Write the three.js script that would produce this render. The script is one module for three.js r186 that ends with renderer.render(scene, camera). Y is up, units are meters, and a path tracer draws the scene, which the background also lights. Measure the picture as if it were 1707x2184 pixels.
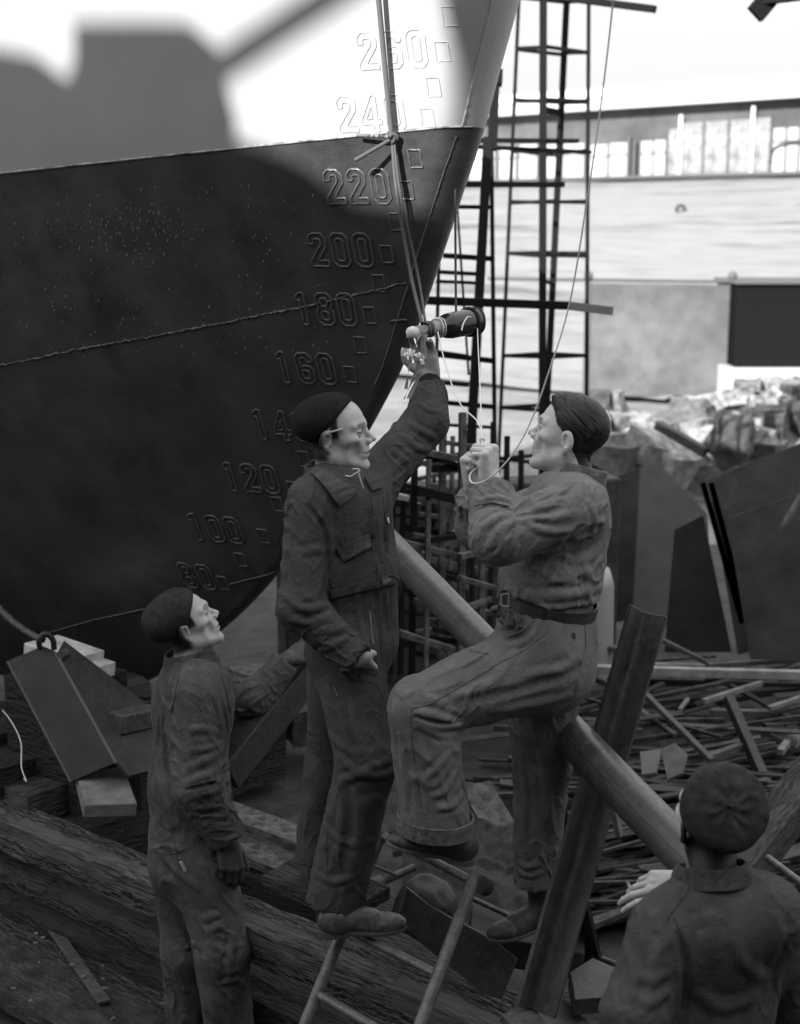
import * as THREE from 'three';
import { mergeGeometries, mergeVertices, toCreasedNormals } from 'three/addons/utils/BufferGeometryUtils.js';
import { RoundedBoxGeometry } from 'three/addons/geometries/RoundedBoxGeometry.js';
import { ImprovedNoise } from 'three/addons/math/ImprovedNoise.js';

// ---------------------------------------------------------------- camera, sky, sun, exposure
const scene = new THREE.Scene();
const PITCH = 11.5 * Math.PI / 180, EYE = new THREE.Vector3(0, 3, 0), FPX = 3000;
const camera = new THREE.PerspectiveCamera(40, 800 / 1024, 0.1, 900);
camera.position.copy(EYE);
camera.rotation.set(-PITCH, 0, 0);
camera.focus = 4.45;
camera.userData.fStop = 2.9;
const SUN = new THREE.Vector3(-0.50, 0.42, 0.757).normalize();
{
  const W = 256, H = 128, d = new Float32Array(W * H * 4);
  for (let j = 0; j < H; j++) for (let i = 0; i < W; i++) {
    const el = (j + .5) / H * 180 - 90;
    const up = Math.max(0, el) / 90;
    const L = el < 0 ? .15 : 0.33 + .36 * Math.pow(Math.sin(Math.max(0, el) * Math.PI / 180), .9);
    const k = (j * W + i) * 4;
    d[k] = d[k + 1] = d[k + 2] = L; d[k + 3] = 1;
  }
  const sky = new THREE.DataTexture(d, W, H, THREE.RGBAFormat, THREE.FloatType);
  sky.mapping = THREE.EquirectangularReflectionMapping;
  sky.minFilter = sky.magFilter = THREE.LinearFilter;
  sky.needsUpdate = true;
  scene.background = sky; scene.environment = sky;
}
const sun = new THREE.DirectionalLight(0xffffff, 3.5);
sun.position.copy(SUN).multiplyScalar(60);
sun.castShadow = true; sun.shadow.radius = 1;
Object.assign(sun.shadow.camera, { left: -40, right: 40, top: 40, bottom: -40, near: 1, far: 200 });
sun.shadow.mapSize.set(4096, 4096);
scene.add(sun); scene.add(sun.target);
const renderer = new THREE.WebGLRenderer({ antialias: true });
renderer.toneMapping = THREE.LinearToneMapping;
renderer.toneMappingExposure = 2.6;
renderer.shadowMap.enabled = true;

// ---------------------------------------------------------------- helpers
const V = (x, y, z) => new THREE.Vector3(x, y, z);
const CUP = V(0, Math.cos(PITCH), -Math.sin(PITCH)), CFW = V(0, -Math.sin(PITCH), -Math.cos(PITCH));
// a spot of the photograph (1707 wide, 2184 high) at a given depth in metres -> a point in the place
function at(u, v, Z) {
  return EYE.clone().addScaledVector(CFW, Z).addScaledVector(CUP, -(v - 1092) / FPX * Z).add(V((u - 853.5) / FPX * Z, 0, 0));
}
// the same spot where its line of sight meets height y
function onY(u, v, y) { const d = at(u, v, 1).sub(EYE); return EYE.clone().addScaledVector(d, (y - EYE.y) / d.y); }
let seed = 20231;
function rnd() { seed = (seed * 1664525 + 1013904223) >>> 0; return seed / 4294967296; }
const rr = (a, b) => a + (b - a) * rnd();
const clamp = (x, a, b) => Math.min(b, Math.max(a, x)), lerp = (a, b, t) => a + (b - a) * t;
const sstep = (a, b, x) => { const t = clamp((x - a) / (b - a), 0, 1); return t * t * (3 - 2 * t); };
const PN = new ImprovedNoise();
const noise = (x, y, z) => PN.noise(x + 31.7, y + 17.3, z + 53.1);
const fbm = (x, y, z, o = 4) => { let s = 0, a = .5; for (let i = 0; i < o; i++) { s += a * noise(x, y, z); x *= 2.03; y *= 2.03; z *= 2.03; a *= .5; } return s; };

function noiseTex(size, fn, srgb, rep) {
  const d = new Uint8Array(size * size * 4);
  for (let j = 0; j < size; j++) for (let i = 0; i < size; i++) {
    const c = clamp(Math.round(fn(i / size, j / size) * 255), 0, 255), k = (j * size + i) * 4;
    d[k] = d[k + 1] = d[k + 2] = c; d[k + 3] = 255;
  }
  const t = new THREE.DataTexture(d, size, size);
  t.wrapS = t.wrapT = THREE.RepeatWrapping; t.magFilter = THREE.LinearFilter; t.minFilter = THREE.LinearMipmapLinearFilter; t.generateMipmaps = true;
  if (srgb) t.colorSpace = THREE.SRGBColorSpace;
  t.repeat.set(rep || 1, rep || 1); t.needsUpdate = true; return t;
}
// tileable noise
const tile = (x, y, f, z) => { // blend for wrap
  const a = fbm(x * f, y * f, z), b = fbm((x - 1) * f, y * f, z), c = fbm(x * f, (y - 1) * f, z), e = fbm((x - 1) * f, (y - 1) * f, z);
  return lerp(lerp(a, b, x), lerp(c, e, x), y);
};
const TX = {
  blotch: noiseTex(512, (x, y) => .72 + .9 * tile(x, y, 7, 1.3) + .35 * tile(x, y, 40, 5.3), false),
  rust: noiseTex(512, (x, y) => { const n = tile(x, y, 9, 8.1), m = tile(x, y, 34, 2.2); return .66 + .7 * n + .6 * m + (m > .16 ? .22 : 0); }, false),
  grain: noiseTex(512, (x, y) => .78 + .5 * tile(x * 2, y * 22, 4, 3.3) + .4 * tile(x * 3, y * 60, 4, 7.7) + .45 * tile(x * 3, y * 5, 4, 4.1), false),
  grime: noiseTex(512, (x, y) => .6 + 1.3 * tile(x, y, 12, 6.6) + .7 * tile(x, y, 60, 9.9), false),
  bumpFine: noiseTex(512, (x, y) => .5 + .8 * tile(x, y, 60, 12.5), false),
  bumpCoarse: noiseTex(512, (x, y) => .5 + .9 * tile(x, y, 14, 15.5), false),
  weave: noiseTex(256, (x, y) => .5 + .25 * Math.sin((x + y) * 2 * Math.PI * 40) * (1 + tile(x, y, 9, 2)) + .3 * tile(x, y, 30, 3), false),
};
function mat(c, o = {}) {
  const m = new THREE.MeshStandardMaterial({ roughness: .85, metalness: 0, side: THREE.DoubleSide, ...o });
  m.color.setRGB(c, c, c); return m;
}
const tex = (t, r, r2) => { const k = t.clone(); k.repeat.set(r, r2 || r); k.needsUpdate = true; return k; };

// ---- geometry builders (world coordinates, uv in metres)
function boxUV(g, sc = 1) { // box projection by dominant normal
  g = g.index ? g.toNonIndexed() : g; g.computeVertexNormals();
  const p = g.attributes.position, n = g.attributes.normal, uv = new Float32Array(p.count * 2);
  for (let i = 0; i < p.count; i++) {
    const ax = Math.abs(n.getX(i)), ay = Math.abs(n.getY(i)), az = Math.abs(n.getZ(i));
    let a, b;
    if (ax >= ay && ax >= az) { a = p.getZ(i); b = p.getY(i); } else if (ay >= az) { a = p.getX(i); b = p.getZ(i); } else { a = p.getX(i); b = p.getY(i); }
    uv[2 * i] = a * sc; uv[2 * i + 1] = b * sc;
  }
  g.setAttribute('uv', new THREE.BufferAttribute(uv, 2)); return g;
}
function frame(dir, up = V(0, 1, 0)) { // x=dir
  const x = dir.clone().normalize(); let z = x.clone().cross(up);
  if (z.lengthSq() < 1e-6) z = x.clone().cross(V(1, 0, 0)); z.normalize();
  const y = z.clone().cross(x).normalize(); return { x, y, z, m: new THREE.Matrix4().makeBasis(x, y, z) };
}
// a squared beam from p to q, w across, h high, slightly bevelled and optionally rough
function beamG(p, q, w, h, up, bev = .004, rough = 0, nseg = 1) {
  const L = p.distanceTo(q), f = frame(q.clone().sub(p), up);
  let g;
  if (rough) {
    g = new THREE.BoxGeometry(L, h, w, Math.max(2, Math.round(L / .09)), 3, 3);
    const P = g.attributes.position, s = p.x * 7 + p.z * 3;
    for (let i = 0; i < P.count; i++) {
      const x = P.getX(i), y = P.getY(i), z = P.getZ(i);
      P.setXYZ(i, x + rough * .6 * noise(y * 22 + s, z * 22, 1), y + rough * noise(x * 6 + s, z * 9, 2 + y * 9) + rough * .5 * noise(x * 22, z * 22, s), z + rough * noise(x * 6 + s, y * 9, 5 + z * 9));
    }
  } else g = new RoundedBoxGeometry(L, h, w, 1, Math.min(bev, h * .3, w * .3));
  g = boxUV(g);
  g.applyMatrix4(new THREE.Matrix4().setPosition(p.clone().add(q).multiplyScalar(.5)).multiply(f.m));
  g.computeVertexNormals(); return g;
}
function tubeG(pts, r, rs = 8, seg, closed = false, curved = true) {
  let c;
  if (curved && pts.length > 2) c = new THREE.CatmullRomCurve3(pts, closed, 'centripetal');
  else { c = new THREE.CurvePath(); for (let i = 0; i < pts.length - 1; i++) c.add(new THREE.LineCurve3(pts[i], pts[i + 1])); if (closed) c.add(new THREE.LineCurve3(pts[pts.length - 1], pts[0])); }
  const L = c.getLength();
  const g = new THREE.TubeGeometry(c, seg || Math.max(2, pts.length * 4), r, rs, closed);
  const uv = g.attributes.uv; for (let i = 0; i < uv.count; i++) uv.setXY(i, uv.getX(i) * L, uv.getY(i) * r * 6.28);
  return g;
}
function cylG(p, q, r0, r1 = r0, rs = 12, open = false) {
  const L = p.distanceTo(q), g = new THREE.CylinderGeometry(r1, r0, L, rs, 1, open);
  const uv = g.attributes.uv; for (let i = 0; i < uv.count; i++) uv.setXY(i, uv.getX(i) * r0 * 6.28, uv.getY(i) * L);
  const f = frame(q.clone().sub(p));
  const m = new THREE.Matrix4().makeBasis(f.y, f.x, f.z.clone().negate());
  g.applyMatrix4(m.setPosition(p.clone().add(q).multiplyScalar(.5))); return g;
}
// angle-iron: L section, corner along p->q; flanges in directions d1, d2 of width w, thickness t
function angleG(p, q, d1, d2, w, t) {
  const s = new THREE.Shape([[0, 0], [w, 0], [w, t], [t * 3.4, t], [t * 2.2, t * 1.25], [t * 1.6, t * 1.6], [t * 1.25, t * 2.2], [t, t * 3.4], [t, w], [0, w]].map(a => new THREE.Vector2(...a)));
  const L = p.distanceTo(q), g0 = new THREE.ExtrudeGeometry(s, { depth: L, bevelEnabled: true, bevelSize: .0015, bevelThickness: .0015, bevelSegments: 1, steps: 1 });
  const g = boxUV(g0);
  const z = q.clone().sub(p).normalize(), x = d1.clone().addScaledVector(z, -d1.dot(z)).normalize();
  let y = z.clone().cross(x); if (y.dot(d2) < 0) y.negate();
  g.applyMatrix4(new THREE.Matrix4().makeBasis(x, y, z).setPosition(p)); return g;
}
// flat plate given by corner points (planar polygon), thickness t along its normal
function plateG(pts, t, bev = .002) {
  const o = pts[0], x = pts[1].clone().sub(o).normalize();
  let n = new THREE.Vector3(); for (let i = 1; i < pts.length - 1; i++) n.add(pts[i].clone().sub(o).cross(pts[i + 1].clone().sub(o))); n.normalize();
  const y = n.clone().cross(x).normalize();
  const s = new THREE.Shape(pts.map(p => { const d = p.clone().sub(o); return new THREE.Vector2(d.dot(x), d.dot(y)); }));
  const g = boxUV(new THREE.ExtrudeGeometry(s, { depth: t, bevelEnabled: bev > 0, bevelSize: bev, bevelThickness: bev, bevelSegments: 1, steps: 1 }));
  g.translate(0, 0, -t / 2);
  g.applyMatrix4(new THREE.Matrix4().makeBasis(x, y, n).setPosition(o)); g.computeVertexNormals(); return g;
}
const merge = a => mergeGeometries(a.map(g => { const k = g.index ? g.toNonIndexed() : g.clone(); for (const n of Object.keys(k.attributes)) if (!['position', 'normal', 'uv'].includes(n)) k.deleteAttribute(n); if (!k.attributes.uv) k.setAttribute('uv', new THREE.BufferAttribute(new Float32Array(k.attributes.position.count * 2), 2)); return k; }));

// ---- scene graph: things, parts, setting
const taken = {};
const numbered = n => { const k = taken[n] = (taken[n] ?? -1) + 1; return k ? n + '_' + String(k).padStart(3, '0') : n; };
const things = [];
function thing(name, label, category, group) {
  const o = new THREE.Group(); o.name = numbered(name); o.userData = { label, category }; if (group) o.userData.group = group;
  scene.add(o); things.push(o); return o;
}
function part(parent, name, g, m, extra) {
  const o = new THREE.Mesh(g, m); o.name = name; o.castShadow = o.receiveShadow = true; if (extra) Object.assign(o.userData, extra);
  parent.add(o); return o;
}
function single(name, label, category, g, m, group) {
  const o = new THREE.Mesh(g, m); o.name = numbered(name); o.castShadow = o.receiveShadow = true; o.userData = { label, category }; if (group) o.userData.group = group;
  scene.add(o); things.push(o); return o;
}
function setting(name, g, m, extra) {
  const o = new THREE.Mesh(g, m); o.name = numbered(name); o.castShadow = o.receiveShadow = true; o.userData = { kind: 'structure', ...extra }; scene.add(o); return o;
}
function rebase() { // put each thing's origin at its base
  const b = new THREE.Box3();
  for (const o of things) {
    b.setFromObject(o); const c = V((b.min.x + b.max.x) / 2, b.min.y, (b.min.z + b.max.z) / 2);
    if (o.isMesh) { o.geometry = o.geometry.clone().translate(-c.x, -c.y, -c.z); o.position.copy(c); }
    else { for (const k of o.children) k.position.sub(c); o.position.copy(c); }
  }
}
// ================================================================ GROUND
function sheet(x0, x1, z0, z1, y, nx, nz, bump, sc) {
  const g = new THREE.PlaneGeometry(x1 - x0, z1 - z0, nx, nz); g.rotateX(-Math.PI / 2); g.translate((x0 + x1) / 2, y, (z0 + z1) / 2);
  const p = g.attributes.position, uv = g.attributes.uv;
  for (let i = 0; i < p.count; i++) { const x = p.getX(i), z = p.getZ(i); if (bump) p.setY(i, y + bump * (fbm(x * 1.6, z * 1.6, 3) + .5 * fbm(x * 7, z * 7, 9))); uv.setXY(i, x * sc, z * sc); }
  g.computeVertexNormals(); return g;
}
setting('ground', sheet(-300, 300, -420, 120, -.14, 1, 1, 0, .11), mat(.29, { map: TX.blotch, roughness: .95 }));
setting('slipway_ground', sheet(-16, 17, -13.2, 8, .0, 150, 110, .07, .45), mat(.06, { map: TX.grime, roughness: .95, bumpMap: tex(TX.bumpCoarse, 1), bumpScale: .012 }));

// ================================================================ SHIP
const AFT = V(-.70711, 0, -.70711), BEAM = V(-.70711, 0, .70711);
const S0 = at(975, 400, 4.85);
const stemPx = [[1150, -330], [1108, -130], [1078, 0], [1045, 130], [1012, 270], [972, 405], [932, 540], [885, 690], [848, 790], [795, 895], [735, 1000], [665, 1120], [590, 1222], [530, 1290], [470, 1345], [400, 1400], [310, 1455], [180, 1510]];
const stemTab = stemPx.map(([u, v]) => { const d = at(u, v, 1).sub(EYE), t = S0.clone().sub(EYE).dot(BEAM) / d.dot(BEAM), P = EYE.clone().addScaledVector(d, t); return [P.y, P.clone().sub(S0).dot(AFT)]; }).sort((a, b) => a[0] - b[0]);
stemTab.push([5.8, stemTab[stemTab.length - 1][1] - .34 * (5.8 - stemTab[stemTab.length - 1][0])]);
function stemS(y) {
  const T = stemTab; if (y <= T[0][0]) return T[0][1] + (T[0][0] - y) * 3;
  for (let i = 1; i < T.length; i++) if (y <= T[i][0]) {
    const a = T[i - 1], b = T[i], a0 = T[Math.max(0, i - 2)], b1 = T[Math.min(T.length - 1, i + 1)], h = b[0] - a[0], t = (y - a[0]) / h;
    const m0 = (b[1] - a0[1]) / (b[0] - a0[0]) * h, m1 = (b1[1] - a[1]) / (b1[0] - a[0]) * h, t2 = t * t, t3 = t2 * t;
    return (2 * t3 - 3 * t2 + 1) * a[1] + (t3 - 2 * t2 + t) * m0 + (-2 * t3 + 3 * t2) * b[1] + (t3 - t2) * m1;
  }
  return T[T.length - 1][1];
}
const ALPHA = 24 * Math.PI / 180, KEEL = Math.max(.8, stemTab[0][0]);
const noseR = y => .045 + .15 * sstep(2.2, 4.1, y);
function halfBeam(s, y) { // half breadth of the hull s metres aft of its stem
  if (s <= 0) return 0;
  const R = noseR(y), s1 = R - R * Math.sin(ALPHA), b1 = R * Math.cos(ALPHA);
  if (s < s1) return Math.sqrt(Math.max(0, R * R - (R - s) * (R - s)));
  const d = s - s1; return b1 + Math.tan(ALPHA) * d - .022 * d * d;
}
const hullP = (y, s, side = 1, off = 0) => { // point on the shell
  const st = stemS(y) + s, P = V(S0.x, y, S0.z).addScaledVector(AFT, st).addScaledVector(BEAM, side * halfBeam(s, y));
  if (off) P.addScaledVector(hullN(y, s, side), off); return P;
};
function hullN(y, s, side = 1) {
  const e = .004, sa = Math.max(s, .0001);
  const a = hullP(y, sa + e, side).sub(hullP(y, Math.max(0, sa - e), side));
  const st = stemS(y) + sa, b = hullP(y + e, Math.max(.0001, st - stemS(y + e)), side).sub(hullP(y - e, Math.max(.0001, st - stemS(y - e)), side));
  const n = a.cross(b).normalize(); if (n.dot(BEAM) * side < 0) n.negate(); return n;
}
function hullHit(u, v) { // where a line of sight meets the shell -> [y, s]
  const d = at(u, v, 1).sub(EYE), f = Z => { const P = EYE.clone().addScaledVector(d, Z), q = P.clone().sub(S0), s = q.dot(AFT) - stemS(P.y); return [q.dot(BEAM) - halfBeam(s, P.y), P.y, s]; };
  let a = 3.2, b = 3.2; while (f(b)[0] > 0 && b < 12) { a = b; b += .02; }
  for (let i = 0; i < 30; i++) { const m = (a + b) / 2; if (f(m)[0] > 0) a = m; else b = m; }
  const r = f((a + b) / 2); return [r[1], Math.max(0, r[2])];
}
const hullAt = (u, v, off = 0) => { const [y, s] = hullHit(u, v); return hullP(y, s, 1, off); };
const paintPx = [[1008, 271], [850, 287], [430, 331], [0, 370]].map(([u, v]) => { const [y, s] = hullHit(u, v); return [stemS(y) + s, y]; });
const PM = (paintPx[3][1] - paintPx[0][1]) / (paintPx[3][0] - paintPx[0][0]);
const paintY = st => paintPx[0][1] + PM * (st - paintPx[0][0]);
const STERN = 7.5;
function shell(rowsOf, nr, side) { // rows from low to high, columns from the stem aft
  const sc = [0]; for (let i = 1; i <= 14; i++) sc.push(.2 * (1 - Math.cos(i / 14 * Math.PI / 2))); for (let i = 1; i <= 40; i++) sc.push(.2 + i / 40);
  const nc = sc.length, pos = [], uv = [], idx = [];
  for (let j = 0; j <= nr; j++) for (let i = 0; i < nc; i++) {
    let y = rowsOf(0, j / nr); const s0 = sc[i] <= .2 ? sc[i] : null;
    let st = 0; for (let k = 0; k < 4; k++) { const ss = stemS(y); st = s0 !== null ? ss + s0 : lerp(ss + .2, STERN, sc[i] - .2); y = rowsOf(st, j / nr); }
    const s = Math.max(0, st - stemS(y)), P = hullP(y, s, side);
    const w = .006 * fbm(st * 1.4, y * 1.4, 4) * sstep(.2, .8, s); P.addScaledVector(BEAM, side * w);
    pos.push(P.x, P.y, P.z); uv.push(st, y);
  }
  for (let j = 0; j < nr; j++) for (let i = 0; i < nc - 1; i++) { const a = j * nc + i, b = a + 1, c = a + nc, d = c + 1; if (side > 0) idx.push(a, b, d, a, d, c); else idx.push(a, d, b, a, c, d); }
  const g = new THREE.BufferGeometry(); g.setAttribute('position', new THREE.Float32BufferAttribute(pos, 3)); g.setAttribute('uv', new THREE.Float32BufferAttribute(uv, 2)); g.setIndex(idx); g.computeVertexNormals(); return g;
}
const MS = {
  dark: mat(.07, { roughness: .5, map: tex(TX.blotch, .7), roughnessMap: tex(TX.blotch, 1.3), bumpMap: tex(TX.bumpFine, 4), bumpScale: .0012 }),
  white: mat(.43, { roughness: .5, map: tex(TX.blotch, .18), bumpMap: tex(TX.bumpCoarse, .5), bumpScale: .0015 }),
  bead: mat(.09, { roughness: .32 }), beadW: mat(.43, { roughness: .45 }), line: mat(.5, { roughness: .6, map: tex(TX.grime, 2) }),
  deck: mat(.2, { map: TX.grime }),
};
MS.white.map = noiseTex(256, (x, y) => .93 + .16 * tile(x, y, 8, 2.9), false); MS.white.map.repeat.set(.5, .5);
const ship = thing('ship', 'small ship on the slip, its raked bow painted pale above and dark below', 'ship');
const under = part(ship, 'dark_hull', merge([1, -1].map(sd => shell((st, t) => lerp(KEEL, paintY(st), t), 70, sd))), MS.dark, { label: 'dark lower hull with welded draught marks' });
const topside = part(ship, 'white_topside', merge([1, -1].map(sd => shell((st, t) => lerp(paintY(st) + .0005, 4.4, t), 34, sd))), MS.white, { label: 'pale painted upper hull' });
{
  const o = []; for (let i = 0; i <= 30; i++) o.push(hullP(4.35, i / 30 * 7, 1)); for (let i = 30; i >= 0; i--) o.push(hullP(4.35, i / 30 * 7, -1));
  const s = new THREE.Shape(o.map(p => new THREE.Vector2(p.x, -p.z))), g = new THREE.ShapeGeometry(s); g.rotateX(-Math.PI / 2); g.translate(0, 4.3, 0); part(ship, 'deck', g, MS.deck);
  const L = []; for (let k = 0; k <= 60; k++) { const [y, st] = [0, lerp(paintPx[0][0] - .02, paintPx[3][0] + .5, k / 60)]; const yy = paintY(st), s = st - stemS(yy); L.push(hullP(yy, Math.max(.0, s), 1, .001)); }
  part(under, 'paint_edge', tubeG(L, .0045, 5, 160), MS.line);
}
// weld beads that follow the shell
function hullTube(pts, r, rough = 0) { // pts as [y,s]; beaded tube
  const P = []; for (let i = 0; i < pts.length - 1; i++) { const n = Math.max(1, Math.round(Math.hypot(pts[i + 1][0] - pts[i][0], pts[i + 1][1] - pts[i][1]) / .014)); for (let k = 0; k < n; k++) { const t = k / n, y = lerp(pts[i][0], pts[i + 1][0], t), s = lerp(pts[i][1], pts[i + 1][1], t); P.push(hullP(y, s, 1, .0012).add(V(0, rough * noise(y * 130, s * 130, 4), 0))); } }
  P.push(hullP(...pts[pts.length - 1], 1, .0012));
  const g = tubeG(P, r, 6, P.length * 2, false, true);
  if (rough) { const p = g.attributes.position; for (let i = 0; i < p.count; i++) { const x = p.getX(i), y = p.getY(i), z = p.getZ(i), n = noise(x * 90, y * 90, z * 90); p.setXYZ(i, x + rough * n, y + rough * noise(y * 90, x * 90, z * 90), z + rough * n); } g.computeVertexNormals(); }
  return g;
}
const GL = (() => {
  const c = (x0, y0, x1, y1, k) => [[x0 + k, y0], [x1 - k, y0], [x1, y0 + k], [x1, y1 - k], [x1 - k, y1], [x0 + k, y1], [x0, y1 - k], [x0, y0 + k]];
  return {
    0: [c(0, 0, .58, 1, .15), c(.17, .17, .41, .83, .05)],
    1: [[[.2, 0], [.37, 0], [.37, 1], [.22, 1], [.08, .87], [.1, .76], [.2, .8]]],
    2: [[[0, .68], [0, .85], [.15, 1], [.43, 1], [.58, .85], [.58, .62], [.24, .17], [.58, .17], [.58, 0], [0, 0], [0, .17], [.4, .66], [.4, .79], [.36, .83], [.21, .83], [.17, .79], [.17, .68]]],
    4: [[[.32, 0], [.49, 0], [.49, .2], [.6, .2], [.6, .36], [.49, .36], [.49, 1], [.36, 1], [0, .36], [0, .2], [.32, .2]], [[.32, .36], [.32, .7], [.14, .36]]],
    6: [[[0, .15], [.15, 0], [.43, 0], [.58, .15], [.58, .45], [.45, .58], [.17, .58], [.17, .79], [.21, .83], [.36, .83], [.4, .72], [.58, .72], [.58, .85], [.43, 1], [.15, 1], [0, .85]], c(.17, .16, .41, .42, .04)],
    8: [[[.15, 0], [.43, 0], [.58, .15], [.58, .42], [.5, .52], [.56, .62], [.56, .86], [.43, 1], [.15, 1], [.02, .86], [.02, .62], [.08, .52], [0, .42], [0, .15]], c(.17, .16, .41, .42, .04), c(.18, .6, .4, .84, .04)],
  };
})();
// digits: [text, right px, baseline px, height m]
const HD = .116;
for (const [txt, u, v] of [['80', 466, 1258], ['100', 524, 1160], ['120', 601, 1053], ['140', 669, 942], ['160', 722, 820], ['180', 765, 695], ['200', 800, 569], ['220', 838, 434], ['240', 868, 279], ['260', 915, 143]]) {
  const [y0, s0] = hullHit(u, v), st0 = stemS(y0) + s0, white = y0 > paintY(st0) - .01, n = txt.length, pitch = .086;
  for (let i = 0; i < n; i++) {
    const off = (n - i) * pitch - .02, gs = [];
    for (const loop of GL[txt[i]]) {
      const pts = [...loop, loop[0]].map(([gx, gy]) => { const dx = off - gx * HD * .98, y = y0 + gy * HD + .0; return [y, st0 + dx * .93 - stemS(y)]; });
      gs.push(hullTube(pts, white ? .0016 : .0042, white ? .0005 : .0016));
    }
    part(white ? topside : under, 'draught_digit', merge(gs), white ? MS.beadW : MS.bead, { label: 'welded outline of the figure ' + txt[i] + ' of ' + txt });
  }
}
for (const [u, v] of [[978, 55], [962, 130], [942, 205], [929, 270], [902, 357], [884, 424], [861, 491], [841, 560], [824, 622], [804, 690], [784, 753], [762, 815], [664, 994], [640, 1058], [607, 1090], [577, 1158], [529, 1208], [491, 1257]]) {
  const [y0, s0] = hullHit(u, v), st0 = stemS(y0) + s0, h = .058, w = .042, white = y0 > paintY(st0);
  const pts = [[0, 0], [0, h], [w, h], [w, 0], [0, 0]].map(([dx, dy]) => [y0 + dy, st0 + dx * .93 - stemS(y0 + dy)]);
  part(white ? topside : under, 'draught_square', hullTube(pts, white ? .0015 : .0036, white ? .0005 : .0014), white ? MS.beadW : MS.bead);
}
const pxPath = L => L.map(([u, v]) => hullHit(u, v));
part(under, 'welded_seam', hullTube(pxPath([[-60, 792], [60, 768], [180, 742], [300, 722], [420, 700], [520, 680], [640, 656], [760, 628], [868, 604]]), .0036, .006), mat(.13, { roughness: .4, map: tex(TX.grime, 3) }));
part(under, 'welded_seam', hullTube(pxPath([[974, 290], [955, 345], [920, 450], [885, 560], [845, 690], [800, 820]]), .003, .002), MS.bead);
part(topside, 'welded_seam', hullTube(pxPath([[1056, -40], [1044, 30], [1024, 110], [1002, 200], [986, 268]]), .0038, .0028), MS.beadW);
part(under, 'welded_seam', hullTube(pxPath([[490, 1246], [570, 1226], [600, 1215]]), .003, .002), MS.bead);
part(under, 'welded_seam', hullTube(pxPath([[100, 1350], [200, 1322], [340, 1292]]), .003, .002), MS.bead);
part(under, 'welded_tick', hullTube(pxPath([[833, 685], [868, 682]]), .0045, .002), MS.bead);
{ // weld spatter and paint chips on the dark plating
  const gs = [];
  for (let i = 0; i < 300; i++) {
    const cl = rnd(), c = cl < .12 ? [170, 478] : cl < .24 ? [285, 466] : cl < .34 ? [330, 495] : null;
    const u = c ? c[0] + (rnd() + rnd() - 1) * 110 : rr(20, 700), v = c ? c[1] + (rnd() + rnd() - 1) * 60 : rr(390, 760);
    const [y, s] = hullHit(u, v); if (y > paintY(stemS(y) + s) - .03) continue;
    const P = hullP(y, s, 1, .001), g = new THREE.IcosahedronGeometry(1, 0); const r = rr(.0012, .0026); g.scale(r, r * rr(1.2, 3.4), r); g.translate(P.x, P.y, P.z); gs.push(g);
  }
  part(under, 'weld_spatter', merge(gs), mat(.2, { roughness: .35 }), { kind: 'stuff' });
}
// keel blocks under the forefoot
// ================================================================ SHED behind the photographer: its wall, hoist tower and jib shade the slip
{
  const ZW = 2.5, proj = P => P.clone().addScaledVector(SUN, (ZW - P.z) / SUN.z);
  const prof = [[-60, 98], [0, 103], [70, 116], [104, 140], [118, 166], [146, 158], [160, 120], [157, 46], [398, 46], [402, 120], [424, 205], [411, 246], [440, 283], [520, 304], [630, 340], [690, 388], [742, 424], [880, 448], [962, 446], [984, 250], [968, 120], [944, 0], [920, -110]].map(([u, v]) => proj(hullAt(u, v)));
  const last = prof[prof.length - 1], first = prof[0];
  const sh = new THREE.Shape([V(-26, -.02, ZW), V(-26, first.y - .6, ZW), ...prof, V(last.x + 4, last.y + .1, ZW), V(24, last.y + .2, ZW), V(24, -.02, ZW)].map(p => new THREE.Vector2(p.x, p.y)));
  const g = boxUV(new THREE.ExtrudeGeometry(sh, { depth: .25, bevelEnabled: false })); g.translate(0, 0, ZW);
  const shed = thing('dockside_shed', 'dockside shed behind the photographer whose stepped wall shades the slip', 'shed');
  part(shed, 'wall', g, mat(.09, { map: tex(TX.grime, .2) }));
  const a = proj(hullAt(396, 196)), b = proj(hullAt(705, -8)), d = b.clone().sub(a).normalize();
  part(shed, 'jib', beamG(a.clone().addScaledVector(d, -.4), b.clone().addScaledVector(d, 6), .06, .075, V(0, 0, 1)), mat(.1));
}
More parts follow.
